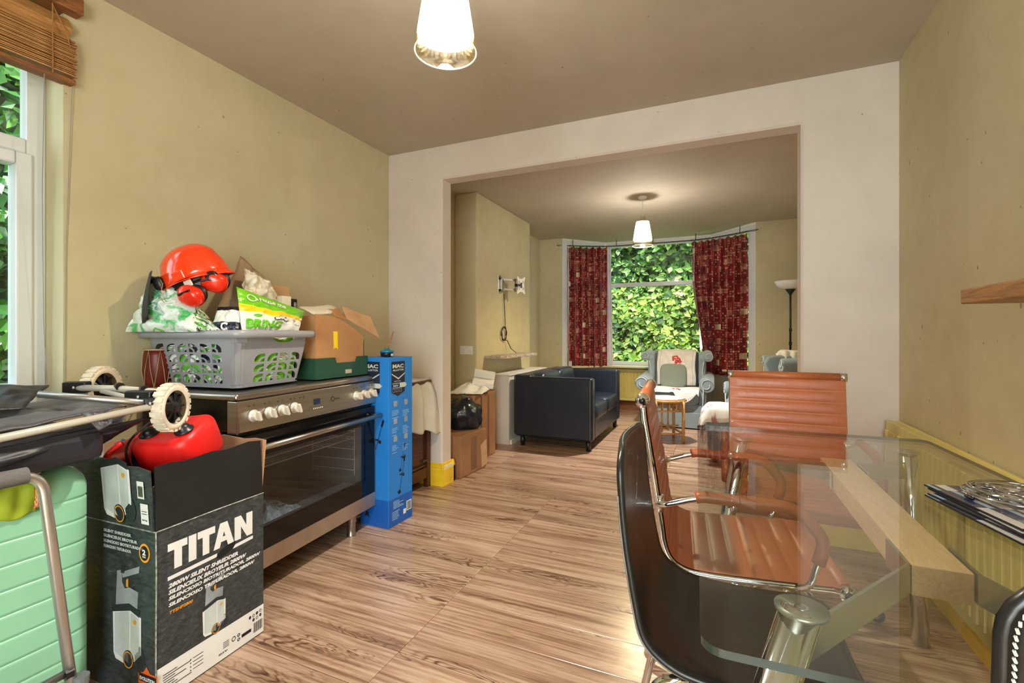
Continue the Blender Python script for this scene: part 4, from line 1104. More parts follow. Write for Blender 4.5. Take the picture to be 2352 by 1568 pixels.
MB().lathe([(.040,.026),(.043,.030),(.038,.038),(.018,.042),(.016,.052),(0,.054)],28,TM((-1.86,2.345,BHt+.001)),True,True).build('blue_lid', mat('teal_blue_plastic',(26,120,160),.3), rl, True, world=True)
bx('white_label', PAPER, (-1.8215,-1.820,2.335,2.355,BHt+.006,BHt+.020), rl, world=True)
MB().tube([(-1.86,2.345,BHt+.045),(-1.845,2.39,BHt+.155)], [.005,.0035], 8).build('wooden_stick', SHELFWOOD, rl, world=True)

# ================================================================== DARK WOOD CHEST with dust sheet
ch = thing('wooden_chest', 'dark stained panelled wooden chest under a dust sheet beside the pillar', 'chest', (-2.18,2.77,0))
x0, x1, y0, y1 = -2.385, -1.985, 2.50, 3.02
bx('carcass', DARKWOOD, (x0,x1-.02,y0+.01,y1-.01,.07,.78), ch, world=True)
m = MB()
for b in ((y0,y0+.05,.0,.79),(y1-.045,y1,.0,.79)): bx('corner_post', DARKWOOD, (x1-.035,x1,b[0],b[1],b[2],b[3]), ch, world=True, bev=.003)
for b in ((y0,y0+.05,.0,.79),(y1-.045,y1,.0,.79)): bx('corner_post', DARKWOOD, (x0,x0+.035,b[0],b[1],b[2],b[3]), ch, world=True, bev=.003)
bx('front_rail', DARKWOOD, (x1-.022,x1-.004,y0+.05,y1-.045,.07,.15), ch, world=True, bev=.003)
bx('front_rail', DARKWOOD, (x1-.022,x1-.004,y0+.05,y1-.045,.70,.78), ch, world=True, bev=.003)
bx('raised_panel', DARKWOOD, (x1-.022,x1-.010,y0+.085,y1-.085,.19,.66), ch, world=True, bev=.006)
MB().tube([(x1-.006,y0+.06,.17),(x1-.006,y1-.07,.17)], .005, 6).build('moulding', DARKWOOD, ch, world=True)
bx('catch', mat('dull_metal',(90,90,92),.4,.8), (x1-.004,x1+.006,y1-.11,y1-.06,.20,.215), ch, world=True)
bx('lid', DARKWOOD, (x0-.005,x1+.01,y0-.01,y1,.78,.805), ch, world=True, bev=.004)
SHEETM = mat('off_white_dust_sheet', (208,204,194), .8, var=.04, vscale=5, bump=.3, bscale=20)
cl = thing('dust_sheet', 'crumpled off white dust sheet hanging over the dark chest', 'sheet', (-2.0,2.77,.81))
def clf(u, v):
    y = 2.50+.53*u; d = v*1.0
    if d < .4: x = -2.38+ (d/.4)*.40; z = .812+.02*fbm((x*3,y*4,0),1.5,2)+.035*math.exp(-((y-2.66)/.12)**2)
    else:
        k = (d-.4)/.6; z = .80-.02-(.40-.07*math.sin(u*2.6+.4))*k+.012*math.sin(u*20)*k
        x = -1.972+.03*math.sin(min(1,k*3)*PI/2)+.016*math.sin(u*23+1.4*k)+.012*fbm((y*9,z*3,0),1,4)+.045*k*u**3
        y += .035*k*u**2
    return (x, min(y, 3.035) if x < -1.93 else y, z)
MB().grid(44, 40, clf).build('cloth', SHEETM, cl, True, world=True, solid=.003)

# ================================================================== SHREDDER BOX (dark printed carton)
def slate_mat():
    m, N, P = newmat('slate_print_card'); v = N.mapping(N.add('TexCoord').outputs['Object'], scale=(1,1,1))
    a = N.noise(N.mapping(v, scale=(1,1.6,3), rot=(R(35),0,0)), 26, 6, .8, .7)
    N.link(N.ramp(a, [(.36,(36,41,44)),(.6,(66,72,74)),(.78,(112,118,118))]), P.inputs['Base Color'])
    P.inputs['Roughness'].default_value = .42; return m
SLATE = slate_mat()
BLKC = mat('black_card', (26,28,30), .45, var=.15, vscale=6)
INCARD = mat('inner_cardboard', (176,136,104), .85, var=.05)
TB = thing('shredder_box', 'big dark grey open cardboard box with bold white lettering holding a red bag', 'box', (-1.585,.889,0), (0,0,R(2.6)))
# local: +y along the right face, -x along the left face; near corner at the origin
TW, TD, TH = .390, .47, .537
tk = .005
for n_, b in (('right_wall',(-tk,0,0,TW,0,TH)),('left_wall',(-TD,-tk,0,tk,0,TH)),('far_wall',(-TD,-tk,TW-tk,TW,0,TH)),('back_wall',(-TD,-TD+tk,tk,TW-tk,0,TH)),('bottom',(-TD+tk,-tk,tk,TW-tk,0,.005))):
    bx(n_, SLATE if n_ != 'bottom' else INCARD, b, TB)
def flap(name, a, b, h, lean, out, mt, h2=None):                    # folded-up flap with an uneven top edge
    A, B = Vector(a), Vector(b); up = Vector((0,0,1)); o_ = Vector(out)
    m = MB(); n = 8; vs = []; h2 = h if h2 is None else h2
    for j in range(2):
        for i in range(n+1):
            t = i/n; hh = (h*(1-t)+h2*t+.004*math.sin(i*2.1))*j
            vs.append(tuple(A*(1-t)+B*t+up*hh+o_*(lean*j*(hh/.2))))
    fs = [(i,i+1,n+2+i,n+1+i) for i in range(n)]
    return m.add(vs, fs).build(name, mt, TB, solid=.005)
flap('right_flap', (-.003,.004,TH), (-.003,TW-.002,TH), .198, -.012, (1,0,0), BLKC, .205)
flap('left_flap', (-.013,.003,TH), (-TD,.003,TH), .190, -.012, (0,1,0), SLATE, .225)
flap('far_flap', (-.006,TW-.003,TH), (-TD,TW-.003,TH), .200, .02, (0,1,0), INCARD, .20)
flap('back_flap', (-TD+.003,.0,TH), (-TD+.003,TW,TH), .19, -.10, (1,0,0), INCARD)
for n_, pts in (('worn_edge', [(0.001,0,.0),(0.001,0,.2),(.0015,.001,.4),(.001,0,TH)]), ('worn_edge', [(.0,.0,TH),(.001,.2,TH+.002),(.0,TW,TH)]), ('worn_edge', [(0,-.0005,TH),(-.2,-.001,TH+.001),(-TD,-.0005,TH)])):
    MB().tube(pts, .0022, 5).build(n_, mat('scuffed_card_edge', (142,142,136), .6, var=.35, vscale=60), TB)
TR = lambda a, b: (.0008, a, b); TR2 = lambda a, b: (.0016, a, b); TR3 = lambda a, b: (.0024, a, b)
TL = lambda a, b: (-a, -.0008, b); TL2 = lambda a, b: (-a, -.0016, b); TL3 = lambda a, b: (-a, -.0024, b)
m = MB(); put_rect(m,.003,TW,.004,.110,TR)                            # white strip at the foot of the right face
x, y, hh = .035, .400, .085                                          # big block letters, drawn as slabs
sk = .0
def LT(pts, ox): put_poly(m, [(x+ox+a, y+b*hh) for a, b in pts], TR)
w = .062
# T
LT([(0,1),(w,1),(w,.72),(w*.72,.72),(w*.72,0),(w*.32,0),(w*.32,.72),(0,.72)],0)
LT([(0,1),(.026,1),(.026,0),(0,0)],.066)
LT([(0,1),(w,1),(w,.72),(w*.66,.72),(w*.66,0),(w*.28,0),(w*.28,.72),(0,.72)],.096)
LT([(.02,1),(.048,1),(.074,0),(.050,0),(.045,.22),(.036,.22),(.036,.42),(.040,.42),(.035,.62),(.030,.42),(.036,.42),(.036,.22),(.024,.22),(.019,0),(-.004,0)],.156)
LT([(0,1),(.026,1),(.048,.5),(.048,1),(.074,1),(.074,0),(.050,0),(.026,.52),(.026,0),(0,0)],.232)
put_poly(m,[(x,y-.030),(x+.165,y-.026),(x+.165,y-.014),(x,y-.018)],TR); put_poly(m,[(x+.225,y-.024),(x+.308,y-.020),(x+.308,y-.008),(x+.225,y-.012)],TR)
m.build('print', PWHITE, TB)
m = MB()
for i, (s_, ww) in enumerate((('2800W SILENT SHREDDER',.245),('SILENCIEUX BROYEUR 2800W',.275),('SILENCIOSO BIOTRITURADOR, 2800W',.335),('SILENCIOSO TRITURADOR, 2800W',.310))):
    put_text(m, s_, TR2, .0145, .036, .345-i*.0205, ww, shear=.25, bold=.05)
m.build('print', PWHITE, TB)
m = MB(); put_text(m,'TTSHP2800',TR2,.010,.038,.262,.075,shear=.25,bold=.03); m.build('print', PORANGE, TB)
m = MB()                                                             # torn hand hole
put_poly(m,[(x+.160,y-.028),(x+.175,y-.010),(x+.20,y-.002),(x+.235,y+.002),(x+.235,y-.010),(x+.225,y-.022),(x+.20,y-.032),(x+.175,y-.036)],TR2); m.build('hand_hole', mat('hole_dark',(14,12,12),.9), TB)
def shredder(FA, FB, FC, ox, oy, s_, mir=1, parent=TB, full=True):               # printed picture of the machine
    g = lambda F_: (lambda a, b: F_(ox+mir*a*s_, oy+b*s_))
    a, b, c = g(FA), g(FB), g(FC)
    m = MB(); put_disc(m,.36,.13,.07,.10,a,20); put_poly(m,[(-.02,.46),(.24,.52),(.36,.48),(.36,.54),(.22,.58),(-.02,.52)],b); put_poly(m,[(.10,.83),(.15,.83),(.17,.90),(.11,.90)],a); m.build('print', mat('printed_charcoal',(40,46,50),.6) if 'printed_charcoal' not in bpy.data.materials else bpy.data.materials['printed_charcoal'], parent)
    m = MB(); put_poly(m,[(0,.10),(.03,.05),(.22,.02),(.38,.16),(.38,.48),(.24,.54),(-.01,.47)],a); m.build('print', PWHITE, parent)
    m = MB(); put_poly(m,[(.02,.11),(.21,.05),(.22,.51),(.02,.46)],b); put_poly(m,[(.24,.09),(.35,.19),(.35,.47),(.24,.50)],b)
    m.build('print', PSILVER, parent)
    if full: m = MB(); put_poly(m,[(.03,.50),(.05,.84),(.12,.86),(.12,.75),(.16,.70),(.22,.72),(.34,.70),(.33,.55),(.2,.57)],a); put_poly(m,[(.12,.84),(.36,.93),(.35,.87),(.13,.79)],a); m.build('print', PGREY, parent)
    m = MB(); put_disc(m,.21,.08,.075,.085,b,20); m.build('print', bpy.data.materials['printed_charcoal'], parent)
    m = MB(); put_disc(m,.21,.08,.066,.074,c,20,0,.86); put_disc(m,.30,.43,.022,.022,c,10); (put_poly(m,[(.18,.78),(.21,.80),(.21,.72),(.18,.72)],b) if full else 0); m.build('print', PORANGE, parent)
shredder(TR, TR2, TR3, .150, .110, .215)
shredder(TL, TL2, TL3, .205, .085, .36, -1)
LFo = lambda o: (lambda a, b: (-a, .003-.0028-.012*(.198+.027*min(1,a/.47))/.2*(b/.19)-.0022-o, TH+b))
LF = LFo(0)
shredder(LFo(0), LFo(.0008), LFo(.0016), .245, .008, .37, -1, TB, False)
m = MB()                                                             # small print on the white strip
r = random.Random(8)
for k in range(8): put_rect(m,.02,.05+.06*r.random(),.080-k*.008,.0825-k*.008,TR2)
for k in range(4): put_rect(m,.115,.150,.075-k*.012,.077-k*.012,TR2); put_disc(m,.107,.076-k*.012,.002,.003,TR2,6)
for i in range(14): put_rect(m,.345+i*.0028,.345+i*.0028+(.0016 if i%3 else .0008),.022,.058,TR2)
for i, (a, b) in enumerate(((.330,.088),(.345,.088),(.360,.090),(.375,.092),(.345,.072),(.360,.073),(.375,.075))): put_disc(m,a,b,.005,.006,TR2,12,0,.65 if i%2 else .2)
put_text(m,'22.5 kg',TR2,.008,.205,.022,.035,bold=.04)
for k in range(4): put_rect(m,.222,.245,.040+k*.006,.042+k*.006,TR2)
put_rect(m,.295,.335,.034,.046,TR2); put_disc(m,.263,.050,.008,.009,TR2,14,0,.7); put_disc(m,.283,.052,.006,.006,TR2,10,0,.5); put_disc(m,.283,.036,.006,.006,TR2,10,0,.5)
m.build('print', PBLACK, TB, kind='stuff')
m = MB(); put_disc(m,.052,.465,.026,.030,TL,24)
m.build('print', PORANGE, TB); m = MB(); put_disc(m,.052,.465,.020,.023,TL2,24,0,0)
m.build('print', PBLACK, TB)
m = MB(); TLm = lambda a, b: (-.052+a, -.0024, .465+b); put_text(m,'2',TLm,.018,-.008,-.006,.016,bold=.05); put_text(m,'YEAR',TLm,.006,-.009,-.014,.018,bold=.04); m.build('print', PWHITE, TB)
m = MB()
TLt = lambda a, b: (-TD+a, -.0016, b)
for i, s_ in enumerate(('SILENT SHREDDER','SILENCIEUX BROYEUR','SILENCIOSO BIOTRITURADOR','SILENCIOSO TRITURADOR')):
    put_text(m, s_, TLt, .010, .215, .505-i*.017, .14+.03*(i%3), bold=.05)
m.build('print', PSILVER, TB)

m = MB(); put_rect(m,.072,.040,.100,.155,LF); put_rect(m,.062,.026,.020,.085,LF); m.build('label', PWHITE, TB)
m = MB()
for i in range(10): put_rect(m,.045+i*.0023,.0463+i*.0023,.106,.140,LFo(.0008))
put_rect(m,.056,.032,.060,.062,LFo(.0008)); put_rect(m,.056,.032,.052,.054,LFo(.0008)); put_text(m,'22.5 kg',lambda a,b: LFo(.0008)(.057-a,b),.006,0,.030,.024,bold=.05)
m.build('barcode', PBLACK, TB)
m = MB(); EV = lambda a, b: (-.075+a, -.0016, .185+b-.12)
put_poly(m,[(-.005,.02),(.02,.03),(.035,.048),(.05,.03),(.085,.03),(.085,-.01),(-.005,-.01)],EV); m.build('print', mat('printed_deep_orange',(226,96,30),.6), TB)
m = MB(); EV2 = lambda a, b: (-.075+a, -.0024, .185+b-.12); put_poly(m,[(0,.0),(.0,.024),(.08,.024),(.08,0)],EV2); m.build('print', PBLACK, TB)
m = MB(); EV3 = lambda a, b: (-.075+a, -.0032, .185+b-.12); put_text(m,'EVOLUTION',EV3,.012,.004,.004,.07,bold=.04); m.build('print', PWHITE, TB)

# ================================================================== RED BAG and blue bits in the carton
REDF = mat('red_bag_fabric', (216,26,22), .42, var=.05, vscale=6, bump=.15, bscale=30)
rb = thing('red_bag', 'red wheeled bag with round black rubber feet lying in the dark box', 'bag', (-1.890,1.016,.732), (R(22), R(-6), R(24)))
def rbf(p):
    x, y, z = p
    return (x, y, z+.006*math.sin(x*30))
MB().ell((.137,0,0),(.112,.106,.086),.42,.55,44,20,None,rbf).build('body', REDF, rb, True)
def rbm(u, v):
    th = 2*PI*u; k = 1-.75*v; w = .012*math.sin(th*7+v*3)*math.sin(PI*min(1,v*1.3))
    return (.035-.17*v+.0, (.098*k+w)*math.cos(th), (.082*k+w)*math.sin(th)-.03*v)
MB().grid(56, 12, rbm).build('gathered_mouth', REDF, rb, True, solid=.002)
PIPE = mat('dark_piping', (30,22,26), .5)
MB().tube([(.036,.108*math.copysign(abs(math.cos(a))**.6,math.cos(a)),.090*math.copysign(abs(math.sin(a))**.6,math.sin(a))) for a in [2*PI*i/32 for i in range(32)]], .004, 6, True).build('piping', PIPE, rb, True)
for (fx, fy) in ((.085,-.040),(.205,-.040)):
    n = MB().lathe([(.030,0),(.030,.004),(.022,.006),(.020,.018),(.012,.025),(0,.027)],20,TM((fx,fy,.0855),(R(3),0,0))); n.build('rubber_foot', BLACKP, rb, True)
MB().tube(fillet([(.0,-.06,.075),(-.045,-.09,.05),(-.045,-.125,-.02),(-.02,-.135,-.10)],.04,5), [.012]*13 if False else .010, 8).build('strap', REDF, rb, True)
MB().box(-.04,.04,-.012,.012,-.014,.014,TM((.10,-.115,-.05),(0,R(-35),0))).build('wheel_bracket', BLACKP, rb, True, bev=.008)
MB().ell((.125,-.120,-.03),(.02,.012,.02),.8,.8,16,10).build('bracket_cap', BLACKP, rb, True)
bl = thing('blue_holdall', 'folded blue and grey holdall tucked in the dark box beside the red bag', 'bag', (-1.93,.97,.70))
BLU = mat('blue_nylon', (28,92,140), .5, var=.1, vscale=8)
MB().grid(20,14,sheet((-2.03,.94,.63),(-1.80,.92,.63),(-1.84,1.02,.72),(-2.02,1.02,.76),.03,.02,4.2)).build('front_panel', BLU, bl, True, world=True, solid=.01)
GRW = mat('grey_webbing', (150,156,162), .7, var=.05)
for (a, b, c) in (((-1.99,.925,.755),(-1.93,.905,.70),(-1.86,.905,.64)), ((-1.95,.92,.765),(-1.90,.895,.71),(-1.83,.90,.66))):
    MB().tube(fillet([a,b,c],.02,4), .010, 6).build('strap', GRW, bl, True, world=True)
MB().box(-2.035,-1.995,.905,.912,.62,.765).build('red_strap', mat('dark_red_webbing',(150,22,24),.6), bl, world=True, bev=.002)

# ================================================================== FOLDED SHOPPING TROLLEY lying across the boxes
DGREY = mat('dark_grey_nylon', (58,56,62), .5, var=.12, vscale=5, bump=.3, bscale=9, sheen=.2)
DGREY2 = mat('black_nylon', (38,38,46), .45, var=.12, vscale=5, bump=.3, bscale=9)
TY = mat('cream_tyre', (214,204,186), .7, var=.10, vscale=18)
tr = thing('shopping_trolley', 'folded shopping trolley with dark grey bag and cream tyred wheels lying on the boxes', 'shopping trolley', (-1.87,.80,.86))
def wheel(c, axis_rot):
    Mw = TM(c, axis_rot)
    w = MB().lathe([(.056,-.016),(.064,-.019),(.076,-.016),(.079,-.006),(.079,.006),(.076,.016),(.064,.019),(.056,.016)],40,Mw,False,False).build('tyre', TY, tr, True, world=True)
    MB().lathe([(.057,-.014),(.054,-.012),(.050,.004),(.020,.010),(.016,.018),(0,.018)],32,Mw,True,False).build('hub', BLACKP, w, True, world=True)
    for i in range(8):
        a = 2*PI*i/8
        MB().box(.014,.052,-.003,.003,-.006,.012,Mw @ Matrix.Rotation(a,4,'Z')).build('spoke', BLACKP, w, world=True)
    tb = MB()
    for i in range(22):
        a = 2*PI*i/22; tb.box(.074,.0812,-.0075,.0075,-.017,.017,Mw @ Matrix.Rotation(a,4,'Z'))
    tb.build('tread', TY, w, world=True, kind='stuff')
wheel((-1.672,.985,.905), (0,R(90),R(28))); wheel((-2.085,.985,.950), (0,R(90),R(28)))
P_ = lambda n, pts, r=.0105, mt=GREYPOLE, f=.03: MB().tube(fillet(pts,f,5) if len(pts)>2 else pts, r, 12).build(n, mt, tr, True, world=True)
P_('axle', [(-2.085,.985,.950),(-1.672,.985,.902)], .007, BLACKP)
P_('side_pole', [(-1.650,.905,.918),(-1.640,.56,.889),(-1.63,.20,.86)])
P_('front_pole', [(-1.662,.935,.925),(-1.72,.84,.945),(-1.84,.715,.972)], .0105, ALU)
P_('back_pole', [(-1.69,.97,.955),(-1.86,.93,.965),(-2.02,.88,.965)], .011)
P_('back_pole', [(-1.90,.90,.958),(-1.78,.93,.935),(-1.70,.965,.925)], .008)
for c, s_, rt in (((-1.71,.915,.948),(.045,.016,.019),20),((-1.655,.920,.930),(.022,.012,.017),60),((-1.665,.955,.912),(.030,.014,.015),10),((-2.02,.885,.967),(.036,.018,.020),35)):
    j = MB().box(-s_[0],s_[0],-s_[1],s_[1],-s_[2],s_[2],TM(c,(0,0,R(rt)))).build('plastic_joint', BLACKP, tr, True, bev=.006, world=True)
    MB().lathe([(0,0),(.006,0),(.005,.003),(0,.004)],10,TM((c[0]+.012,c[1]-.014,c[2]),(R(90),0,0))).build('rivet', ALU, j, True, world=True)
for q in ((-1.86,.93,.972),(-1.76,.952,.965)): MB().tube([(q[0]-.012,q[1]+.004,q[2]),(q[0]+.012,q[1]-.003,q[2])], .014, 8).build('clip', BLACKP, tr, world=True)
def fold(name, c, mt, bulge, wr, seed, th=.004, nu=34, nv=16):
    return MB().grid(nu, nv, sheet(*c, bulge, wr, seed)).build(name, mt, tr, True, world=True, solid=th)
fold('bag_fabric', ((-1.62,.10,.870),(-1.70,.87,.925),(-2.02,.88,.935),(-2.05,.10,.93)), DGREY, .01, .025, 3.2)
fold('bag_fabric', ((-1.64,.10,.80),(-1.68,.84,.85),(-1.70,.87,.905),(-1.62,.10,.862)), DGREY, .012, .018, 6.6)
fold('bag_fabric', ((-1.64,.10,.765),(-1.72,.76,.785),(-1.67,.92,.885),(-1.63,.10,.83)), DGREY2, .015, .020, 1.9)
fold('bag_flap', ((-1.80,.30,.955),(-1.78,.66,.945),(-1.99,.80,.985),(-2.08,.30,1.02)), DGREY2, .015, .02, 7.9)
fold('bag_corner', ((-1.655,.735,.925),(-1.655,.81,.93),(-1.640,.80,.885),(-1.628,.765,.873)), DGREY, .004, .006, 2.9)
MB().box(-2.02,-1.66,.12,.80,.775,.875).build('bag_core', DGREY2, tr, world=True, bev=.03, seg=3)

# ================================================================== SUITCASE
MINT = mat('mint_shell', (146,204,172), .32, var=.03, vscale=3, spec=.5)
MINTD = mat('mint_trim', (124,196,156), .35, var=.03)
su = thing('suitcase', 'large mint green hard shell suitcase standing upright in front of the dark box', 'suitcase', (-1.88,.55,.0), (0,0,R(0)))
def suit():
    sx, sy, z0, z1 = .128, .262, .045, .755
    nu = 88; vs = []; fs = []; zs = [z0]
    for j in range(1, 11): zs.append(z0+.07*(1-math.cos(PI/2*j/10)))
    zz = z0+.07; seams = [.125+.0665*k for k in range(9)]
    for q in seams: zs += [q-.036, q-.027, q-.018, q-.009, q-.0045, q-.002, q, q+.002, q+.0045, q+.009, q+.018, q+.027]
    zs = sorted(set(zs))+[.675, z1-.07]+[z1-.07*(1-math.sin(PI/2*j/10)) for j in range(1, 11)]
    zs = sorted(set(round(z, 5) for z in zs)); nz = len(zs)-1
    for z in zs:
        ed = min(z-z0, z1-z); rr = .07; k = 1.0 if ed > rr else math.sqrt(max(0, 1-(1-ed/rr)**2))
        g = 0
        for q in seams:
            dz = abs(z-q)
            if dz < .0045: g = -.0045*(1-dz/.0045)
            elif .016 < dz < .030: g = 0
        for i in range(nu):
            a = 2*PI*i/nu; c, s_ = math.cos(a), math.sin(a); e = .30
            px_ = math.copysign(abs(c)**e, c)*(sx+g-(1-k)*.062); py_ = math.copysign(abs(s_)**e, s_)*(sy+g-(1-k)*.062)
            vs.append((px_, py_, z))
    for j in range(nz):
        for i in range(nu): fs.append((j*nu+i, j*nu+(i+1)%nu, (j+1)*nu+(i+1)%nu, (j+1)*nu+i))
    fs += [tuple(range(nu-1,-1,-1)), tuple(range(nz*nu,(nz+1)*nu))]
    MB().add(vs, fs).build('shell', MINT, su, True)
    m = MB()
    m.tube([Vector((-.02+0*math.cos(a), .255*math.copysign(abs(math.cos(a))**.5, math.cos(a)), .40+.352*math.copysign(abs(math.sin(a))**.5, math.sin(a)))) for a in [2*PI*i/60 for i in range(60)]], .008, 8, True)
    m.build('zip_band', MINTD, su, True)
    for (y, z) in ((.262,.60),(.262,.22)): bx('hinge', MINTD, (-.04,.00,y-.004,y+.008,z-.022,z+.022), su, bev=.003)
    for (x_, y_) in ((.08,.2),(-.08,.2),(.08,-.2),(-.08,-.2)):
        w = MB().box(x_-.018,x_+.018,y_-.018,y_+.018,.028,.06).build('wheel_mount', BLACKP, su, bev=.004)
        MB().lathe([(0,-.014),(.024,-.014),(.027,-.008),(.027,.008),(.024,.014),(0,.014)],20,TM((x_,y_,.027),(R(90),0,0))).build('wheel', BLACKP, w, True)
    pl = MB(); pl.box(.122,.134,-.10,.045,.655,.705); p_ = pl.build('grip_recess', mat('clear_grey_plastic',(188,206,204),.25,var=.03), su, True, bev=.008)
    MB().tube(fillet([(.134,-.095,.662),(.146,-.08,.68),(.146,.028,.68),(.134,.040,.662)],.02,4), .006, 8).build('carry_grip', MINTD, p_, True)
suit()
gc = thing('green_cloth', 'lime green cloth with orange flowered edge draped over the top of the mint suitcase', 'cloth', (-1.74,.61,.70))
def gcl(u, v):
    y = .565+.10*u+.01*v; z = .745-.095*v+.006*math.sin(u*9); x = -1.748+.004+.012*math.sin(v*PI)+.004*math.sin(u*14+v*4)
    if v < .2: x -= .05*(1-v/.2); z = .755+.01*math.sin(u*11)
    return (x, y, z)
MB().grid(18,18,gcl).build('cloth', mat('lime_cloth',(158,176,40),.75,var=.1,vscale=10,bump=.3,bscale=20), gc, True, world=True, solid=.002)
def flw(N, uv): return N.ramp(N.noise(uv,6,2),[(0,(226,60,30)),(.42,(244,140,30)),(.52,(240,228,214)),(.62,(240,90,40)),(.72,(190,200,60))],'CONSTANT')
FL_ = film('orange_flower_cloth', flw, .8)
MB().grid(16,8,lambda u,v:(-1.785+.03*v+.006*math.sin(u*12), .42+.27*u, .762+.014*math.sin(u*10+v*2)+.004)).build('flowered_edge', FL_, gc, True, world=True, solid=.002)
MB().grid(4,14,lambda u,v:(-1.738+.010*math.sin(v*PI), .665+.016*u, .752-.085*v)).build('flowered_edge', FL_, gc, True, world=True, solid=.002)

# ================================================================== HAND TRUCK (tube frame with foam grip)
hk = thing('hand_truck', 'silver tubular folding hand truck with grey foam grip leaning before the mint suitcase', 'hand truck', (-1.56,.45,0))
xt, xb = -1.602, -1.535
path = fillet([(xt,.10,.792),(xt,.628,.792),(xb,.684,.02)], .055, 8)
MB().tube(path, .0125, 16).build('side_tube', ALU, hk, True, world=True)
MB().tube([(xt-.0,-.16,.790),(xt,.60,.792)], .021, 18).build('foam_grip', mat('grey_foam',(124,124,128),.8,var=.05,bump=.2,bscale=60), hk, True, world=True)
MB().tube(fillet([(xt,-.02,.79),(xt,-.20,.79),(xb,-.26,.02)],.055,8), .0125, 16).build('side_tube', ALU, hk, True, world=True)
MB().tube([(xb-.022,-.235,.262),(xb-.024,.655,.262)], .010, 14).build('cross_tube', ALU, hk, True, world=True)
MB().tube([(xb-.021,.655,.262),(xb-.019,.672,.262)], .015, 12).build('collar', BLACKP, hk, world=True)
MB().tube([(xb-.012,.684,.215),(xb-.010,.686,.245)], .018, 12).build('collar', mat('mid_grey_plastic',(110,116,120),.4), hk, world=True)
bx('toe_plate', ALU, (xb-.01,xb+.20,-.24,.66,.012,.020), hk, world=True, bev=.003)
for y_ in (-.29,.715): MB().lathe([(0,-.015),(.05,-.015),(.058,-.008),(.058,.008),(.05,.015),(0,.015)],28,TM((xb-.05,y_,.0585),(R(90),0,0))).build('wheel', BLACKP, hk, True, world=True)
MB().tube([(xb-.05,-.29,.0585),(xb-.05,.715,.0585)], .006, 8).build('axle', ALU, hk, world=True)

# ================================================================== FAR ROOM
# radiator under the bay window
def radiator(label, p0, p1, z0, z1, n, mt, loc, depth=.06, flip=1, pipe=False):
    L = math.dist(p0, p1); a = math.atan2(p1[1]-p0[1], p1[0]-p0[0])
    t = thing('radiator', label, 'radiator', (p0[0],p0[1],z0), (0,0,a)); H = z1-z0
    m = MB(); pts = [(0,0)]
    w = L/n
    for i in range(n):
        x = i*w; pts += [(x+w*.12,0),(x+w*.24,-.012),(x+w*.76,-.012),(x+w*.88,0)]
    pts += [(L,0),(L,.012),(0,.012)]
    m.prism(pts, .045, H-.045)
    m.box(0,L,-.003,.012,0,.045); m.box(0,L,-.003,.012,H-.045,H)
    m.build('front_panel', mt, t, bev=.002)
    bx('back_panel', mt, (0,L,depth-.012,depth,0,H), t, bev=.002)
    bx('top_grille', mt, (.01,L-.01,.012,depth-.012,H-.012,H-.004), t)
    for x in (.03, L-.03):
        MB().tube([(x,depth/2,.02),(x,depth/2,-z0)], .008, 10).build('pipe', mt, t, True)
    return t
radiator('cream ribbed radiator under the bay window behind the black sofa', (-1.47,7.17), (-.15,7.17), .15, .62, 26, W_RAD, None)

# sofa
BLKL = mat('black_blue_leather', (27,33,46), .34, var=.08, vscale=3, bump=.08, bscale=40, coat=.12)
so = thing('leather_sofa', 'black leather two seat tub sofa with block arms beside the chimney breast', 'sofa', (-1.50,5.18,0))
X0, X1, Y0, Y1 = -1.93, -1.09, 4.46, 5.90; HT = .715
def cbox(n_, b, bev=.03, mt=BLKL, p=None, seg=4, t=so): return MB().box(*b).build(n_, mt, p or t, True, bev=bev, seg=seg, world=True)
cbox('arm', (X0+.02,X1,Y0,Y0+.13,.10,HT), .028); cbox('arm', (X0+.02,X1,Y1-.13,Y1,.10,HT), .028)
cbox('back', (X0,X0+.20,Y0+.02,Y1-.02,.10,HT+.015), .03)
cbox('seat_base', (X0+.18,X1-.01,Y0+.12,Y1-.12,.10,.30), .02)
for i in range(2):
    a, b = Y0+.132+i*.59, Y0+.132+(i+1)*.59
    MB().ell(((X0+.2+X1)/2+.01,(a+b)/2,.36),((X1-X0-.2)/2,(b-a)/2,.085),.3,.25,40,14).build('seat_cushion', BLKL, so, True, world=True)
    MB().ell((X0+.24,(a+b)/2,.585),(.085,(b-a)/2,.165),.35,.35,28,16,None,lambda p:(p[0]-.10*(p[2]-.5),p[1],p[2])).build('back_cushion', BLKL, so, True, world=True)
sm = mat('seam_thread',(20,24,32),.6)
for (x, z0, z1) in (((X0+X1)/2+.02,.11,HT-.03),):
    MB().tube([(x,Y0-.0005,z0),(x,Y0-.0005,z1)], .0015, 5).build('seam', sm, so, world=True)
for y in (Y0+.012, Y0+.118): MB().tube([(X0+.04,y,HT-.002),(X1-.015,y,HT-.002),(X1+.0,y,HT-.03),(X1+.0,y,.12)], .0022, 5).build('piping', sm, so, world=True)
for x, y in ((X0+.09,Y0+.06),(X1-.055,Y0+.06),(X0+.09,Y1-.06),(X1-.055,Y1-.06)):
    MB().lathe([(0,0),(.022,0),(.026,.105),(0,.105)],16,TM((x,y,0))).build('foot', BLACKP, so, True, world=True)

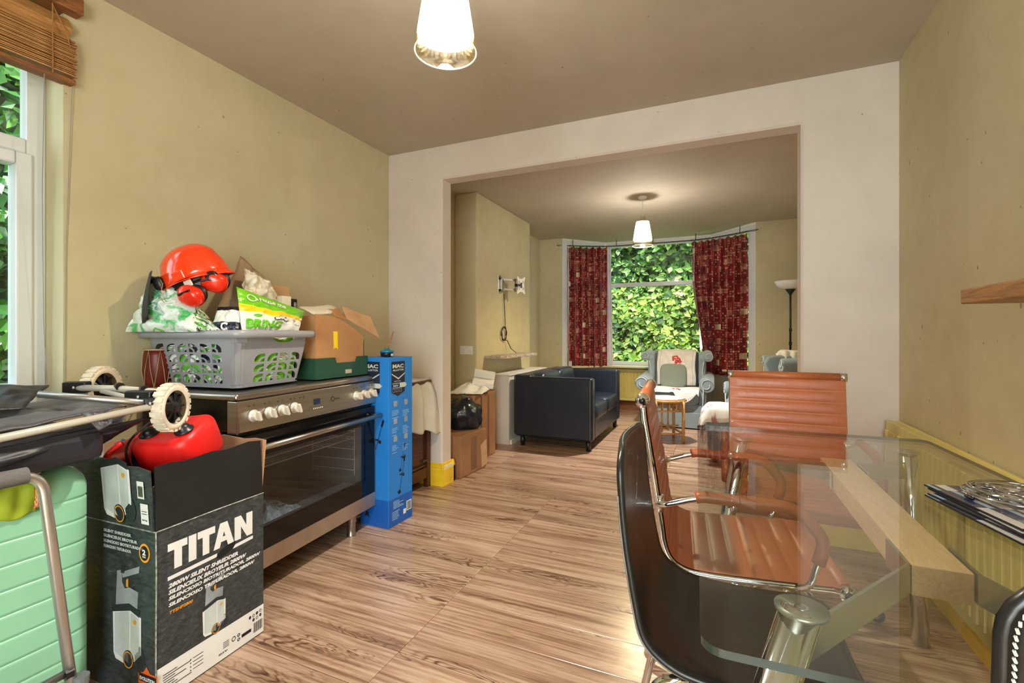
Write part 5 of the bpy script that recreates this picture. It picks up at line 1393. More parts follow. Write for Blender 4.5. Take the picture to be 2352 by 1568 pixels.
# wing armchairs
GRNF = mat('grey_green_upholstery', (128,142,148), .85, var=.05, vscale=6, bump=.1, bscale=60, sheen=.3)
def scroll(m, c, r, y0, y1, s_, M=None, mi=0):                      # rolled arm: spiral section in xz, extruded along y
    pass
def wingchair(label, loc, rz):
    t = thing('wing_armchair', label, 'armchair', loc, (0,0,rz))
    # local: faces -y, x across; footprint .90 wide, .85 deep
    w, d = .46, .42
    G = GRNF
    MB().box(-.34,.34,-d+.05,d-.05,.03,.30).build('base', G, t, True, bev=.02)
    MB().box(-.345,.345,-d+.035,-d+.055,.015,.20).build('skirt_valance', G, t, True, bev=.006)
    MB().ell((0,-.06,.375),(.285,.345,.095),.3,.28,40,14).build('seat_cushion', G, t, True)
    MB().ell((0,.30,.62),(.30,.10,.31),.35,.35,40,18,None,lambda p:(p[0],p[1]+.22*(p[2]-.45),p[2])).build('back', G, t, True)
    for s_ in (-1, 1):
        # arm: vertical slab with rolled top ending in a scroll
        MB().box(min(s_*.285,s_*.37),max(s_*.285,s_*.37),-d+.06,d-.08,.04,.53).build('arm', G, t, True, bev=.02)
        MB().tube([(s_*.375,-d+.035,.535),(s_*.375,d-.08,.565)], .088, 24).build('arm_roll', G, t, True, bev=.012)
        sp = [(s_*(.375+ (.082-.0105*k*.32)*math.cos(k*.42)*1), -d+.030, .535+(.082-.0105*k*.32)*math.sin(k*.42)) for k in range(17)]
        MB().tube(sp, .006, 6).build('scroll_piping', mat('pale_piping',(176,186,190),.7) if 'pale_piping' not in bpy.data.materials else bpy.data.materials['pale_piping'], t, True)
        MB().tube([(s_*.335,-d+.033,.50),(s_*.325,-d+.040,.20),(s_*.325,-d+.045,.05)], .006, 6).build('arm_piping', bpy.data.materials['pale_piping'], t, True)
        # wing with outward roll at the top
        pr = [(-.10,.50),(-.13,.60),(-.10,.72),(-.13,.84),(-.09,.905),(0,.925),(.20,.92),(.30,.90),(.30,.50)]
        Mw = Matrix(((0,0,1,0),(1,0,0,0),(0,1,0,0),(0,0,0,1)))
        MB().prism([(a+.12,b) for a, b in pr], min(s_*.27,s_*.355), max(s_*.27,s_*.355), Mw).build('wing', G, t, True, bev=.025, seg=3)
        MB().tube([(s_*.385,.0,.858),(s_*.37,.38,.875)], .062, 20).build('wing_roll', G, t, True, bev=.01)
        sp = [(s_*(.385+(.056-.003*k)*math.cos(k*.42)), -.004, .858+(.056-.003*k)*math.sin(k*.42)) for k in range(14)]
        MB().tube(sp, .005, 6).build('scroll_piping', bpy.data.materials['pale_piping'], t, True)
        MB().tube([(s_*.335,-.002,.80),(s_*.315,.0,.66),(s_*.325,-.005,.56)], .005, 6).build('wing_piping', bpy.data.materials['pale_piping'], t, True)
        for y in (-d+.10, d-.12): MB().lathe([(0,0),(.018,0),(.024,.04),(0,.04)],12,TM((s_*.28,y,0))).build('foot', DARKWOOD, t, True)
    MB().ell((0,-d+.075,.375),(.285,.03,.078),.3,.3,30,12).build('front_border', G, t, True)
    return t
wingchair('grey green wing armchair facing the room in front of the bay window', (-.466,6.42,0), 0)
wingchair('grey green wing armchair half hidden behind the right pillar facing left', (.524,5.42,0), R(-83.5))

LACE = mat('embroidered_cream_linen', (200,194,188), .85, var=.05, vscale=14, bump=.2, bscale=60)
LACEW = mat('white_lace', (228,226,222), .8, var=.03)
REDE = mat('red_embroidery', (176,48,38), .8, var=.15, vscale=30)
th = thing('embroidered_throw', 'cream linen throw with red flowers hung over the back of the bay armchair', 'throw', (-.466,6.42,.9))
def back_y(z): return 6.42+.20+.22*(z-.45)-.012
def lacef(u, v):
    s_ = v
    x = -.466-.235+.47*u+.006*math.sin(v*9)
    if s_ < .18: z = .935-.0*s_; y = 6.78-(.78-.56)*.9*(s_/.18)-.0; z = .945-.012*abs(s_-.09)/.09
    else:
        k = (s_-.18)/.82; z = .940-.45*k; y = 6.565+.22*(z-.93)*.9-.012*math.sin(PI*k)-.065
        y = min(y, 6.585)
    return (x, y+.006*math.sin(u*8+v*5)-.02, z)
MB().grid(26,34,lacef).build('cloth', LACE, th, True, world=True, solid=.003)
def lf(a, b): p = Vector(lacef(a, .18+.82*(1-b))); p.y -= .006; return p
for (cx, cy, c_) in ((.50,.80,0),(.56,.74,0),(.45,.73,0),(.52,.67,0),(.60,.68,0),(.44,.79,0),(.50,.58,0),(.60,.56,0)):
    m = MB()
    for k in range(5):
        a = 2*PI*k/5; put_disc(m, cx+.032*math.cos(a), cy+.03*math.sin(a), .026, .024, lf, 8)
    m.build('flower_petals', REDE, th, world=True, kind='stuff')
m = MB(); r = random.Random(4)
for k in range(26):
    a = r.uniform(0,6.28); q = r.uniform(.05,.26); put_disc(m, .53+q*math.cos(a)*.9, .68+q*math.sin(a)*.65, .013, .020, lf, 7)
for k in range(22):
    put_disc(m, .045,.04+.043*k,.016,.014,lf,8,0,.5); put_disc(m,.955,.04+.043*k,.016,.014,lf,8,0,.5)
m.build('white_stitching', LACEW, th, world=True, kind='stuff')
m = MB()
for k in range(44): put_disc(m,.075,.03+.022*k,.006,.006,lf,6); put_disc(m,.925,.03+.022*k,.006,.006,lf,6)
m.build('dark_stitching', mat('grey_thread',(96,92,92),.8), th, world=True, kind='stuff')
cu = thing('square_cushion', 'grey green square cushion leaning on the embroidered throw in the bay armchair', 'cushion', (-.52,6.36,.52))
MB().ell((0,0,0),(.165,.055,.16),.45,.35,32,16,TM((-.50,6.405,.605),(R(-17),0,R(2)))).build('cover', mat('sage_cushion',(116,124,112),.85,var=.04,sheen=.3), cu, True, world=True)
sc_ = thing('seat_cloth', 'white embroidered cloth with scalloped edge lying on the bay armchair seat', 'cloth', (-.42,6.1,.48))
def sf(u, v):
    x = -.466-.27+.56*u; k = v
    if k < .6: y = 6.30-.34*(k/.6)+.05*u; z = .477+.006*math.sin(u*9+v*7)+.0
    else:
        q = (k-.6)/.4; lob = abs(math.sin(PI*(u*2.0+.1)))*.8+.2*(u > .5); y = 5.985-.012*q+.0; z = .468-.145*q*max(.12,lob if u > .42 else .18)
    return (x, y, z)
MB().grid(40,24,sf).build('cloth', LACEW, sc_, True, world=True, solid=.003)
m = MB()
for (a, b) in ((.48,.55),(.55,.52),(.60,.56)): put_disc(m,a,b,.03,.04,lambda u,v: Vector(sf(u,v))+Vector((0,-.004,.006)),9)
m.build('flower_petals', REDE, sc_, world=True, kind='stuff')
m = MB()
for k in range(26):
    u = .02+.96*k/25; put_disc(m,u,.90,.008,.02,lambda a,b: Vector(sf(a,b))+Vector((0,-.004,0)),6)
m.build('edge_stitching', bpy.data.materials['grey_thread'], sc_, world=True, kind='stuff')

FLTH = film('floral_throw_fabric', lambda N, uv: N.ramp(N.noise(N.mapping(uv,scale=(1,2.6,1)),4.2,4,.6),[(.0,(150,96,104)),(.33,(176,120,120)),(.40,(226,218,210)),(.62,(232,228,222)),(.70,(196,176,168)),(.78,(228,222,216))]), .85)
fs = thing('footstool', 'low grey upholstered footstool hidden under the floral throw', 'footstool', (.13,4.74,0), (0,0,R(4)))
MB().box(-.20,.20,-.20,.20,.08,.46).build('body', GRNF, fs, True, bev=.03, seg=3)
for a_ in (-.15,.15):
    for b_ in (-.15,.15): MB().lathe([(0,0),(.018,0),(.024,.09),(0,.09)],12,TM((a_,b_,0))).build('foot', DARKWOOD, fs, True)
t2 = thing('floral_throw', 'white throw with faded pink flowers and fringe draped over the low footstool', 'throw', (.13,4.74,.47))
def tf(u, v):                                                       # v runs from the far right edge to the fringe hanging on the left
    y = 4.50+.50*u; zt = .478+.022*math.sin(PI*u)**.5*math.sin(PI*min(1,v*1.6))
    if v < .6: x = .36-.43*(v/.6); z = zt+.008*math.sin(u*17+v*9)+.006*fbm((u*6,v*6,0),1,3)
    else:
        q = (v-.6)/.4; x = -.072-.045*math.sin(min(1,q*2.2)*PI/2)-.014*math.sin(u*19+1)*q; z = zt-.004-(.20+.05*math.sin(u*7)-.06*u)*q
    if u < .12: z -= .10*(1-u/.12)**1.5; y -= .0
    return (x, y, z)
MB().grid(36,36,tf).build('cloth', FLTH, t2, True, world=True, solid=.004)
fr = MB(); r = random.Random(3)
for k in range(60):
    p = Vector(tf((k+.5)/60, 1)); fr.tube([p, p+Vector((-.004+r.uniform(-.006,.006), r.uniform(-.006,.006), -.03)), p+Vector((-.006+r.uniform(-.012,.012), r.uniform(-.012,.012), -.065-r.uniform(0,.02)))], .0022, 4)
fr.build('fringe', LACEW, t2, world=True, kind='stuff')
t3 = thing('draped_white_throw', 'white draped throw with pink specks over the back of the half hidden armchair', 'throw', (.78,5.8,.8))
def df(u, v):
    x = .60+.36*u
    if v < .3: y = 5.93-.20*v/.3; z = .972+.010*math.sin(PI*v/.3)
    else: q = (v-.3)/.7; y = 5.725-.012*math.sin(q*3); z = .970-.50*q-.10*u*q
    return (x, y-.010*math.sin(u*28+1.5*math.sin(v*3)), z-.05*math.exp(-(u/.10)**2)-.03*u*u)
MB().grid(50,30,df).build('cloth', film('white_throw_fabric', lambda N, uv: N.ramp(N.noise(uv,14,2),[(0,(180,90,130)),(.26,(190,110,140)),(.29,(228,226,222)),(1,(234,232,228))]), .85), t3, True, world=True, solid=.004)

# bamboo side table
bmt = thing('bamboo_side_table', 'small bamboo side table with octagonal white patterned top before the bay armchair', 'side table', (-.50,5.32,0), (0,0,R(24)))
oc = [(.215*math.cos(R(22.5+45*i))*.98, .215*math.sin(R(22.5+45*i))*.98) for i in range(8)]
MB().prism(oc,.448,.462).build('table_top', BAMBOO, bmt, bev=.003)
MB().tube([(x*1.0,y*1.0,.442) for x, y in oc], .012, 8, True).build('top_rim', BAMBOO, bmt, True)
o = MB().prism([(x*.96,y*.96) for x, y in oc],.4622,.4655).build('top_cloth', film('patterned_cloth', lambda N, uv: N.ramp(N.noise(N.add('TexCoord').outputs['Object'],14,3,2),[(0,(90,90,96)),(.40,(150,150,154)),(.44,(226,226,224)),(1,(232,232,230))]), .7), bmt)
q = .145
for sx in (-1,1):
    for sy in (-1,1):
        l = MB(); l.tube([(sx*q,sy*q,0),(sx*q,sy*q,.44)], .016, 12); lg = l.build('leg', BAMBOO, bmt, True)
        for z in (.10,.235,.36): MB().tube([(sx*q,sy*q,z-.003),(sx*q,sy*q,z+.003)], .0185, 12).build('node', BAMBOO, lg, True)
for a, b in (((-q,-q),(q,-q)),((q,-q),(q,q)),((q,q),(-q,q)),((-q,q),(-q,-q))):
    for z in (.10,.335): MB().tube([(a[0],a[1],z),(b[0],b[1],z)], .010, 10).build('rail', BAMBOO, bmt, True)
    for k in (.25,.5,.75):
        x, y = a[0]+(b[0]-a[0])*k, a[1]+(b[1]-a[1])*k
        MB().tube([(x,y,.335),(x,y,.44)], .007, 8).build('spindle', BAMBOO, bmt, True)
for a, b in (((-q,0),(q,0)),((0,-q),(0,q))): MB().tube([(a[0],a[1],.16),(b[0],b[1],.16)], .009, 8).build('cross_rail', BAMBOO, bmt, True)
for x, y in ((-.05,-.05),(.05,.05)): MB().tube([(x,y,.10),(x,y,.44)], .010, 8).build('inner_post', BAMBOO, bmt, True)

# floor lamp
flp = thing('floor_lamp', 'black uplighter floor lamp with white glass bowl in the far right corner', 'lamp', (.80,6.42,0))
x, y = .80, 6.28
MB().lathe([(0,0),(.13,0),(.13,.012),(.02,.03),(0,.03)],28,TM((x,y,0))).build('base', BLACKP, flp, True, world=True)
MB().lathe([(.011,.02),(.011,1.18),(.016,1.185),(.016,1.215),(.011,1.22),(.011,1.60),(.02,1.62),(.055,1.67),(.055,1.675),(0,1.675)],16,TM((x,y,0))).build('pole', BLACKP, flp, True, world=True)
MB().lathe([(.04,1.668),(.10,1.685),(.145,1.72),(.165,1.765)],36,TM((x,y,0)),False,False).build('bowl', mat('white_glass_bowl',(238,238,240),.25,var=0), flp, True, solid=.004, world=True)
MB().box(x-.016,x+.016,y-.016,y+.016,1.02,1.06).build('switch', BLACKP, flp, True, bev=.004, world=True)

# TV bracket, cable, shelf, plinth, socket
wb = thing('tv_wall_bracket', 'silver articulated wall bracket for a television on the chimney breast', 'bracket', (-2.19,4.72,1.70))
X = -2.19
MB().box(X,X+.004,4.66,4.735,1.60,1.80).build('wall_plate', STEEL, wb, bev=.002, world=True)
for z in (1.765, 1.635): MB().lathe([(0,0),(.013,0),(.013,.012),(0,.012)],12,TM((X+.004,4.697,z),(0,R(90),0))).build('bolt', BLACKP, wb, True, world=True)
MB().box(X+.004,X+.03,4.70,4.745,1.635,1.765).build('hinge_block', STEEL, wb, bev=.003, world=True)
for z in (1.757, 1.648): MB().box(-.0,.175,-.006,.006,z-.012,z+.012,TM((X+.02,4.73,0),(0,0,R(56)))).build('arm_bar', STEEL, wb, bev=.002, world=True)
e = Vector((X+.02+.175*math.cos(R(56)), 4.73+.175*math.sin(R(56)), 0))
MB().tube([(e.x,e.y,1.63),(e.x,e.y,1.775)], .010, 12).build('pivot', STEEL, wb, True, world=True)
MB().box(e.x-.003,e.x+.055,e.y-.02,e.y+.02,1.685,1.715).build('tilt_head', BLACKP, wb, bev=.004, world=True)
pl = [(-.05,-.10),(-.02,-.075),(.02,-.075),(.05,-.10),(.06,-.085),(.045,-.04),(.045,.04),(.06,.085),(.05,.10),(.02,.075),(-.02,.075),(-.05,.10),(-.06,.085),(-.045,.04),(-.045,-.04),(-.06,-.085)]
Mz = Matrix.Translation((e.x+.058,e.y+.02,1.70)) @ Matrix.Rotation(R(-28),4,'Z') @ Matrix(((0,0,1,0),(1,0,0,0),(0,1,0,0),(0,0,0,1)))
ps = MB().prism([(a,b) for a, b in pl], 0, .004, Mz).build('screen_plate', WHITE, wb, world=True)
for (a, b, c, d) in ((-.012,.012,-.03,.03),(-.03,-.024,-.05,-.02),(-.03,-.024,.02,.05),(.024,.03,-.05,-.02),(.024,.03,.02,.05)):
    MB().box(a,b,c,d,.0041,.0050,Mz).build('slot', PBLACK, ps, world=True)
cb = thing('coiled_cable', 'thin black cable hanging in a coil below the wall bracket', 'cable', (X+.02,4.78,1.2))
BC = mat('black_cable', (30,28,28), .5)
pts = [(X+.012,4.79,1.60),(X+.015,4.80,1.45),(X+.02,4.805,1.30),(X+.02,4.81,1.22)]
for k in range(50):
    a = PI/2-2*PI*k/14; pts.append((X+.018+.012*math.sin(k*1.7)*.5, 4.78+.062*math.cos(a)+.006*math.sin(k), 1.155+(.078+.004*math.sin(k*2.3))*math.sin(a)))
pts += [(X+.03,4.84,1.08),(X+.05,4.90,.985),(X+.08,4.98,.935)]
MB().tube(pts, .0042, 6).build('cable', BC, cb, True, world=True)
rw = thing('rough_shelf', 'rough weathered white wood shelf fixed to the chimney breast under the cable', 'shelf', (-2.08,4.8,.90))
MB().prism([(-2.19,4.32),(-2.02,4.36),(-1.975,4.43),(-1.955,5.24),(-1.97,5.30),(-2.19,5.31)], .895,.925).build('board', OLDWOOD, rw, bev=.005, world=True)
MB().prism([(-2.17,4.44),(-2.07,4.50),(-2.0,4.56),(-2.05,4.95),(-2.16,4.90)], .925,.929).build('split_layer', OLDWOOD, rw, world=True)
for y in (4.55,5.1): MB().tube([(-2.19,y,.91),(-2.05,y,.91)], .006, 6).build('hidden_pin', ALU, rw, world=True)
hp = thing('boxed_hearth', 'low pale boxed in hearth panel against the chimney breast beside the sofa', 'plinth', (-2.07,5.0,0))
PL = mat('pale_grey_panel', (206,200,194), .6, var=.03)
bx('end_panel', PL, (-2.187,-1.965,4.45,4.462,0,.715), hp, world=True, bev=.001)
bx('front_panel', PL, (-1.977,-1.965,4.462,5.62,0,.715), hp, world=True)
bx('top_panel', PL, (-2.187,-1.955,4.44,5.62,.715,.73), hp, world=True, bev=.002)
bx('foot_strip', WHITE, (-1.965,-1.945,4.475,5.60,0,.045), hp, world=True)
sk = thing('double_socket', 'white double plug socket on the side of the chimney breast', 'socket', (-2.30,4.157,.99))
FS = lambda a, b: (-2.375+a, 4.1465, .945+b)
bx('face_plate', WHITE, (-2.375,-2.23,4.147,4.157,.945,1.031), sk, world=True, bev=.002)
for k in (0, 1):
    ox = .028+.075*k
    for (a, b, w, h_) in ((ox,.020,.006,.003),(ox+.020,.020,.006,.003),(ox+.011,.038,.003,.008)):
        m = MB(); put_rect(m,a,a+w,b,b+h_,FS); m.build('pin_hole', PBLACK, sk, world=True)
    bx('rocker', WHITE, (-2.375+.05+.028*k,-2.375+.066+.028*k,4.144,4.147,1.0,1.022), sk, world=True, bev=.001)

# cardboard boxes in the alcove behind the pillar
CARD3 = mat('taped_brown_card', (150,108,74), .45, var=.10, vscale=5, bump=.2, bscale=14)
b1 = thing('alcove_cardboard_box', 'brown taped cardboard box nearest the pillar in the alcove', 'box', (-2.0,3.46,0), (0,0,R(-3)))
MB().box(-.20,.16,-.20,.20,.002,.335).build('carton', CARD3, b1, bev=.006)
MB().box(.1605,.1612,-.05,.04,.03,.30).build('tape', mat('brown_tape',(120,88,66),.25,var=.1), b1)
MB().add([(.162,.10,.20),(.165,.195,.24),(.170,.20,.03),(.163,.12,.01)], [(0,1,2,3)]).build('torn_flap', CARD2, b1, solid=.004)
b2 = thing('tall_alcove_box', 'tall brown cardboard box with crumpled papers on top in the alcove', 'box', (-2.07,3.89,0), (0,0,R(-2)))
MB().box(-.30,.11,-.21,.21,.002,.60).build('carton', CARD3, b2, bev=.006)
MB().box(.1105,.1112,.05,.085,.02,.58).build('tape', bpy.data.materials['brown_tape'], b2)
MB().box(.1105,.1112,-.08,-.06,.02,.58).build('dark_brown_stripe', mat('dark_brown_card',(84,58,42),.6), b2)  # narrow darker brown strip down the face of the carton
p1 = thing('crumpled_paper', 'crumpled white paper lying over the tall alcove box', 'paper', (-2.05,3.86,.62))
MB().grid(16,12,sheet((-2.20,3.62,.62),(-1.92,3.74,.615),(-1.93,4.02,.655),(-2.18,3.98,.70),.03,.03,3.9)).build('sheet', PAPER, p1, True, world=True, solid=.003)
p2 = thing('white_carton_lid', 'small open white carton on top of the tall alcove box', 'carton', (-2.02,3.98,.66))
MB().box(-.10,.10,-.09,.09,0,.05,TM((-2.03,3.98,.665),(R(8),R(10),R(25)))).build('tray', PAPER, p2, world=True, bev=.003)
MB().box(-.10,.10,.085,.092,.03,.11,TM((-2.03,3.98,.665),(R(24),R(10),R(25)))).build('lid_flap', PAPER, p2, world=True)
b3 = thing('black_bin_bag', 'black plastic bag slumped between the alcove boxes', 'bag', (-1.99,3.62,.45))
MB().ell((-2.02,3.60,.44),(.155,.17,.15),.9,.9,40,24,None,lambda p:(p[0]+.02*fbm(p,9,1),p[1]+.03*fbm(p,8,4),p[2]+.045*fbm(p,7,2)-.10*max(0,p[1]-3.62))).build('bag', mat('black_bin_film',(22,26,36),.22,var=.1,bump=.5,bscale=16), b3, True, world=True)
yb = thing('yellow_strip', 'short yellow painted batten standing behind the tall alcove box', 'batten', (-2.1,4.13,0))
bx('batten', YELLOW, (-2.185,-2.05,4.125,4.15,0,.20), yb, world=True, bev=.002)

# ================================================================== GLASS TABLE
TG = glass_mat('table_glass', (246,250,248))
EDGE = mat('green_glass_edge', (22,44,38), .08, var=.2, vscale=20, spec=.8)
tx0, tx1, ty0, ty1, TZ = -.072, .735, .652, 2.235, .75
tb = thing('glass_dining_table', 'clear glass dining table with beech centre beam and splayed chrome legs', 'table', ((tx0+tx1)/2,(ty0+ty1)/2,0))
def rrect(x0, x1, y0, y1, r, n=6):
    out = []
    for cx, cy, a in ((x1-r,y1-r,0),(x0+r,y1-r,90),(x0+r,y0+r,180),(x1-r,y0+r,270)):
        for i in range(n+1): q = R(a+90*i/n); out.append((cx+r*math.cos(q), cy+r*math.sin(q)))
    return out
rr = rrect(0,.806,0,1.575,.03); ca, sa = math.cos(R(2)), math.sin(R(2)); rr = [(-.018+x*ca-y*sa, .650+x*sa+y*ca) for x, y in rr]; n = len(rr); th_ = .011
g = MB(); g.add([(x,y,TZ) for x,y in rr], [tuple(range(n))], mi=0); g.add([(x,y,TZ-th_) for x,y in rr], [tuple(range(n-1,-1,-1))], mi=0)
g.add([(x,y,TZ) for x,y in rr]+[(x,y,TZ-th_) for x,y in rr], [(i,n+i,n+(i+1)%n,(i+1)%n) for i in range(n)], mi=1)
gt = g.build('glass_top', [TG, EDGE], tb, world=True)
DISC = mat('satin_disc', (170,170,160), .35, .75, var=.03)
STRAP = mat('satin_steel_bar', (176,176,160), .24, .85, var=.03)
bX0, bX1, bY0, bY1 = .352, .446, 1.150, 2.02
bx('beech_beam', BEECH, (bX0,bX1,bY0,bY1,.640,.700), tb, bev=.002, world=True)
legs = (((.119,.822),(-.135,.60)), ((.620,2.07),(.70,2.20)), ((.590,.822),(.78,.60)), ((.10,2.06),(-.02,2.18)))
for (a, b) in legs:
    lg = MB().tube([(b[0],b[1],.0),(a[0],a[1],.734)], .0285, 32).build('leg', CHROME, tb, True, world=True)
    MB().lathe([(0,.733),(.036,.733),(.0365,.7385),(0,.7385)],32,TM((a[0],a[1],0))).build('disc', DISC, lg, True, world=True)
    MB().lathe([(.006,.7386),(.0105,.7386),(.0095,.7388),(.006,.7387)],20,TM((a[0],a[1],0)),False,False).build('disc_screw', CHROME, lg, True, world=True)
def strap(pts):
    h = .048; V = [Vector((x, y, 0)) for x, y in pts]; m = MB(); w = .006
    for i in range(len(V)-1):
        a, b = V[i], V[i+1]; t = (b-a).normalized(); nn = Vector((-t.y, t.x, 0))*w/2
        z0, z1 = .645, .702
        m.add([tuple(p+Vector((0,0,z))) for z in (z0,z1) for p in (a-nn,b-nn,b+nn,a+nn)], [(3,2,1,0),(4,5,6,7),(0,1,5,4),(1,2,6,5),(2,3,7,6),(3,0,4,7)])
    m.build('steel_arm', STRAP, tb, world=True)
strap([(.125,.835),(.346,1.148),(.346,1.27)]); strap([(.585,.835),(.452,1.148),(.452,1.27)])
strap([(.11,2.05),(.346,1.93),(.346,1.82)]); strap([(.612,2.055),(.452,1.96),(.452,1.84)])

# place mats and trivets on the glass
PMW = film('striped_mat_print', lambda N, uv: N.ramp(N.mathn('FRACT', N.mathn('ADD', N.mathn('MULTIPLY', N_sep(N, uv, 0), 3.2), N.mathn('MULTIPLY', N.mathn('FLOOR', N.mathn('MULTIPLY', N_sep(N, uv, 1), 2.0)), .5))), [(0,(206,206,210)),(.34,(84,84,96)),(.5,(40,52,92)),(.72,(150,176,210)),(.86,(64,62,72))], 'CONSTANT'), .12) if False else None
def N_sep(N, uv, i):
    s_ = N.add('SeparateXYZ'); N.link(uv, s_.inputs[0]); return s_.outputs[i]
def f_pm(N, uv):
    x, y = N_sep(N, uv, 0), N_sep(N, uv, 1)
    f = N.mathn('FRACT', N.mathn('ADD', N.mathn('MULTIPLY', x, 2.6), N.mathn('MULTIPLY', N.mathn('FLOOR', N.mathn('MULTIPLY', y, 2.4)), .37)))
    return N.ramp(f, [(0,(208,206,210)),(.32,(86,84,94)),(.50,(44,58,100)),(.70,(158,182,214)),(.86,(62,60,70))], 'CONSTANT')
PMM = film('striped_mat_print', f_pm, .15)
PMM.node_tree.nodes['Bump'].inputs['Strength'].default_value = 0
BOARD = mat('black_board_edge', (20,22,30), .35)
def placemat(label, cx, cy, z, rz, w=.20, l=.28):
    t = thing('place_mat', label, 'place mat', (cx,cy,z), (0,0,R(rz)), group='glossy striped place mats stacked on the glass table')
    bx('board', BOARD, (-w/2,w/2,-l/2,l/2,0,.004), t, bev=.001)
    MB().grid(1,1,lambda u,v:((-.5+u)*w*.985,(-.5+v)*l*.985,.0044)).build('printed_face', PMM, t)
placemat('lowest glossy blue grey place mat of the stack on the glass table', .600,1.350,TZ+.001,12)
placemat('second glossy place mat from the bottom, turned slightly, on the glass table', .610,1.352,TZ+.0065,15)
placemat('third glossy striped place mat of the stack, shifted away from the table edge', .612,1.372,TZ+.012,11)
placemat('topmost glossy striped place mat directly under the wire trivet', .612,1.386,TZ+.0175,13)
wi = mat('polished_wire', (200,200,204), .12, 1)
def trivet(label, cx, cy, z, rz):
    t = thing('wire_trivet', label, 'trivet', (cx,cy,z), (0,0,R(rz)), group='round wire trivets stacked on the place mats')
    for rad in (.088,.082,.040): MB().tube([(rad*math.cos(2*PI*i/40),rad*math.sin(2*PI*i/40),0) for i in range(40)], .0019, 8, True).build('ring', wi, t, True)
    for k in range(4):
        a = 2*PI*k/4+.4
        MB().tube([(.052*math.cos(a)+.022*math.cos(2*PI*i/20),.052*math.sin(a)+.022*math.sin(2*PI*i/20),0) for i in range(20)], .0016, 6, True).build('inner_loop', wi, t, True)
    for k in range(4):
        a = 2*PI*k/4; c, s_ = math.cos(a), math.sin(a); M_ = Matrix.Rotation(a,4,'Z')
        f = MB().tube([M_@Vector(p) for p in ((.084,-.009,0),(.086,-.010,-.010),(.086,.010,-.010),(.084,.009,0))], .0016, 6).build('foot', wi, t, True)
        MB().tube([M_@Vector((.086,-.0105,-.010)),M_@Vector((.086,.0105,-.010))], .0042, 10).build('rubber_sleeve', BLACKP, f, True)
    return t
trivet('lower round wire trivet resting on the top place mat', .618,1.415,TZ+.0370,10)
trivet('upper round wire trivet nested on the lower one', .632,1.425,TZ+.0440,38)

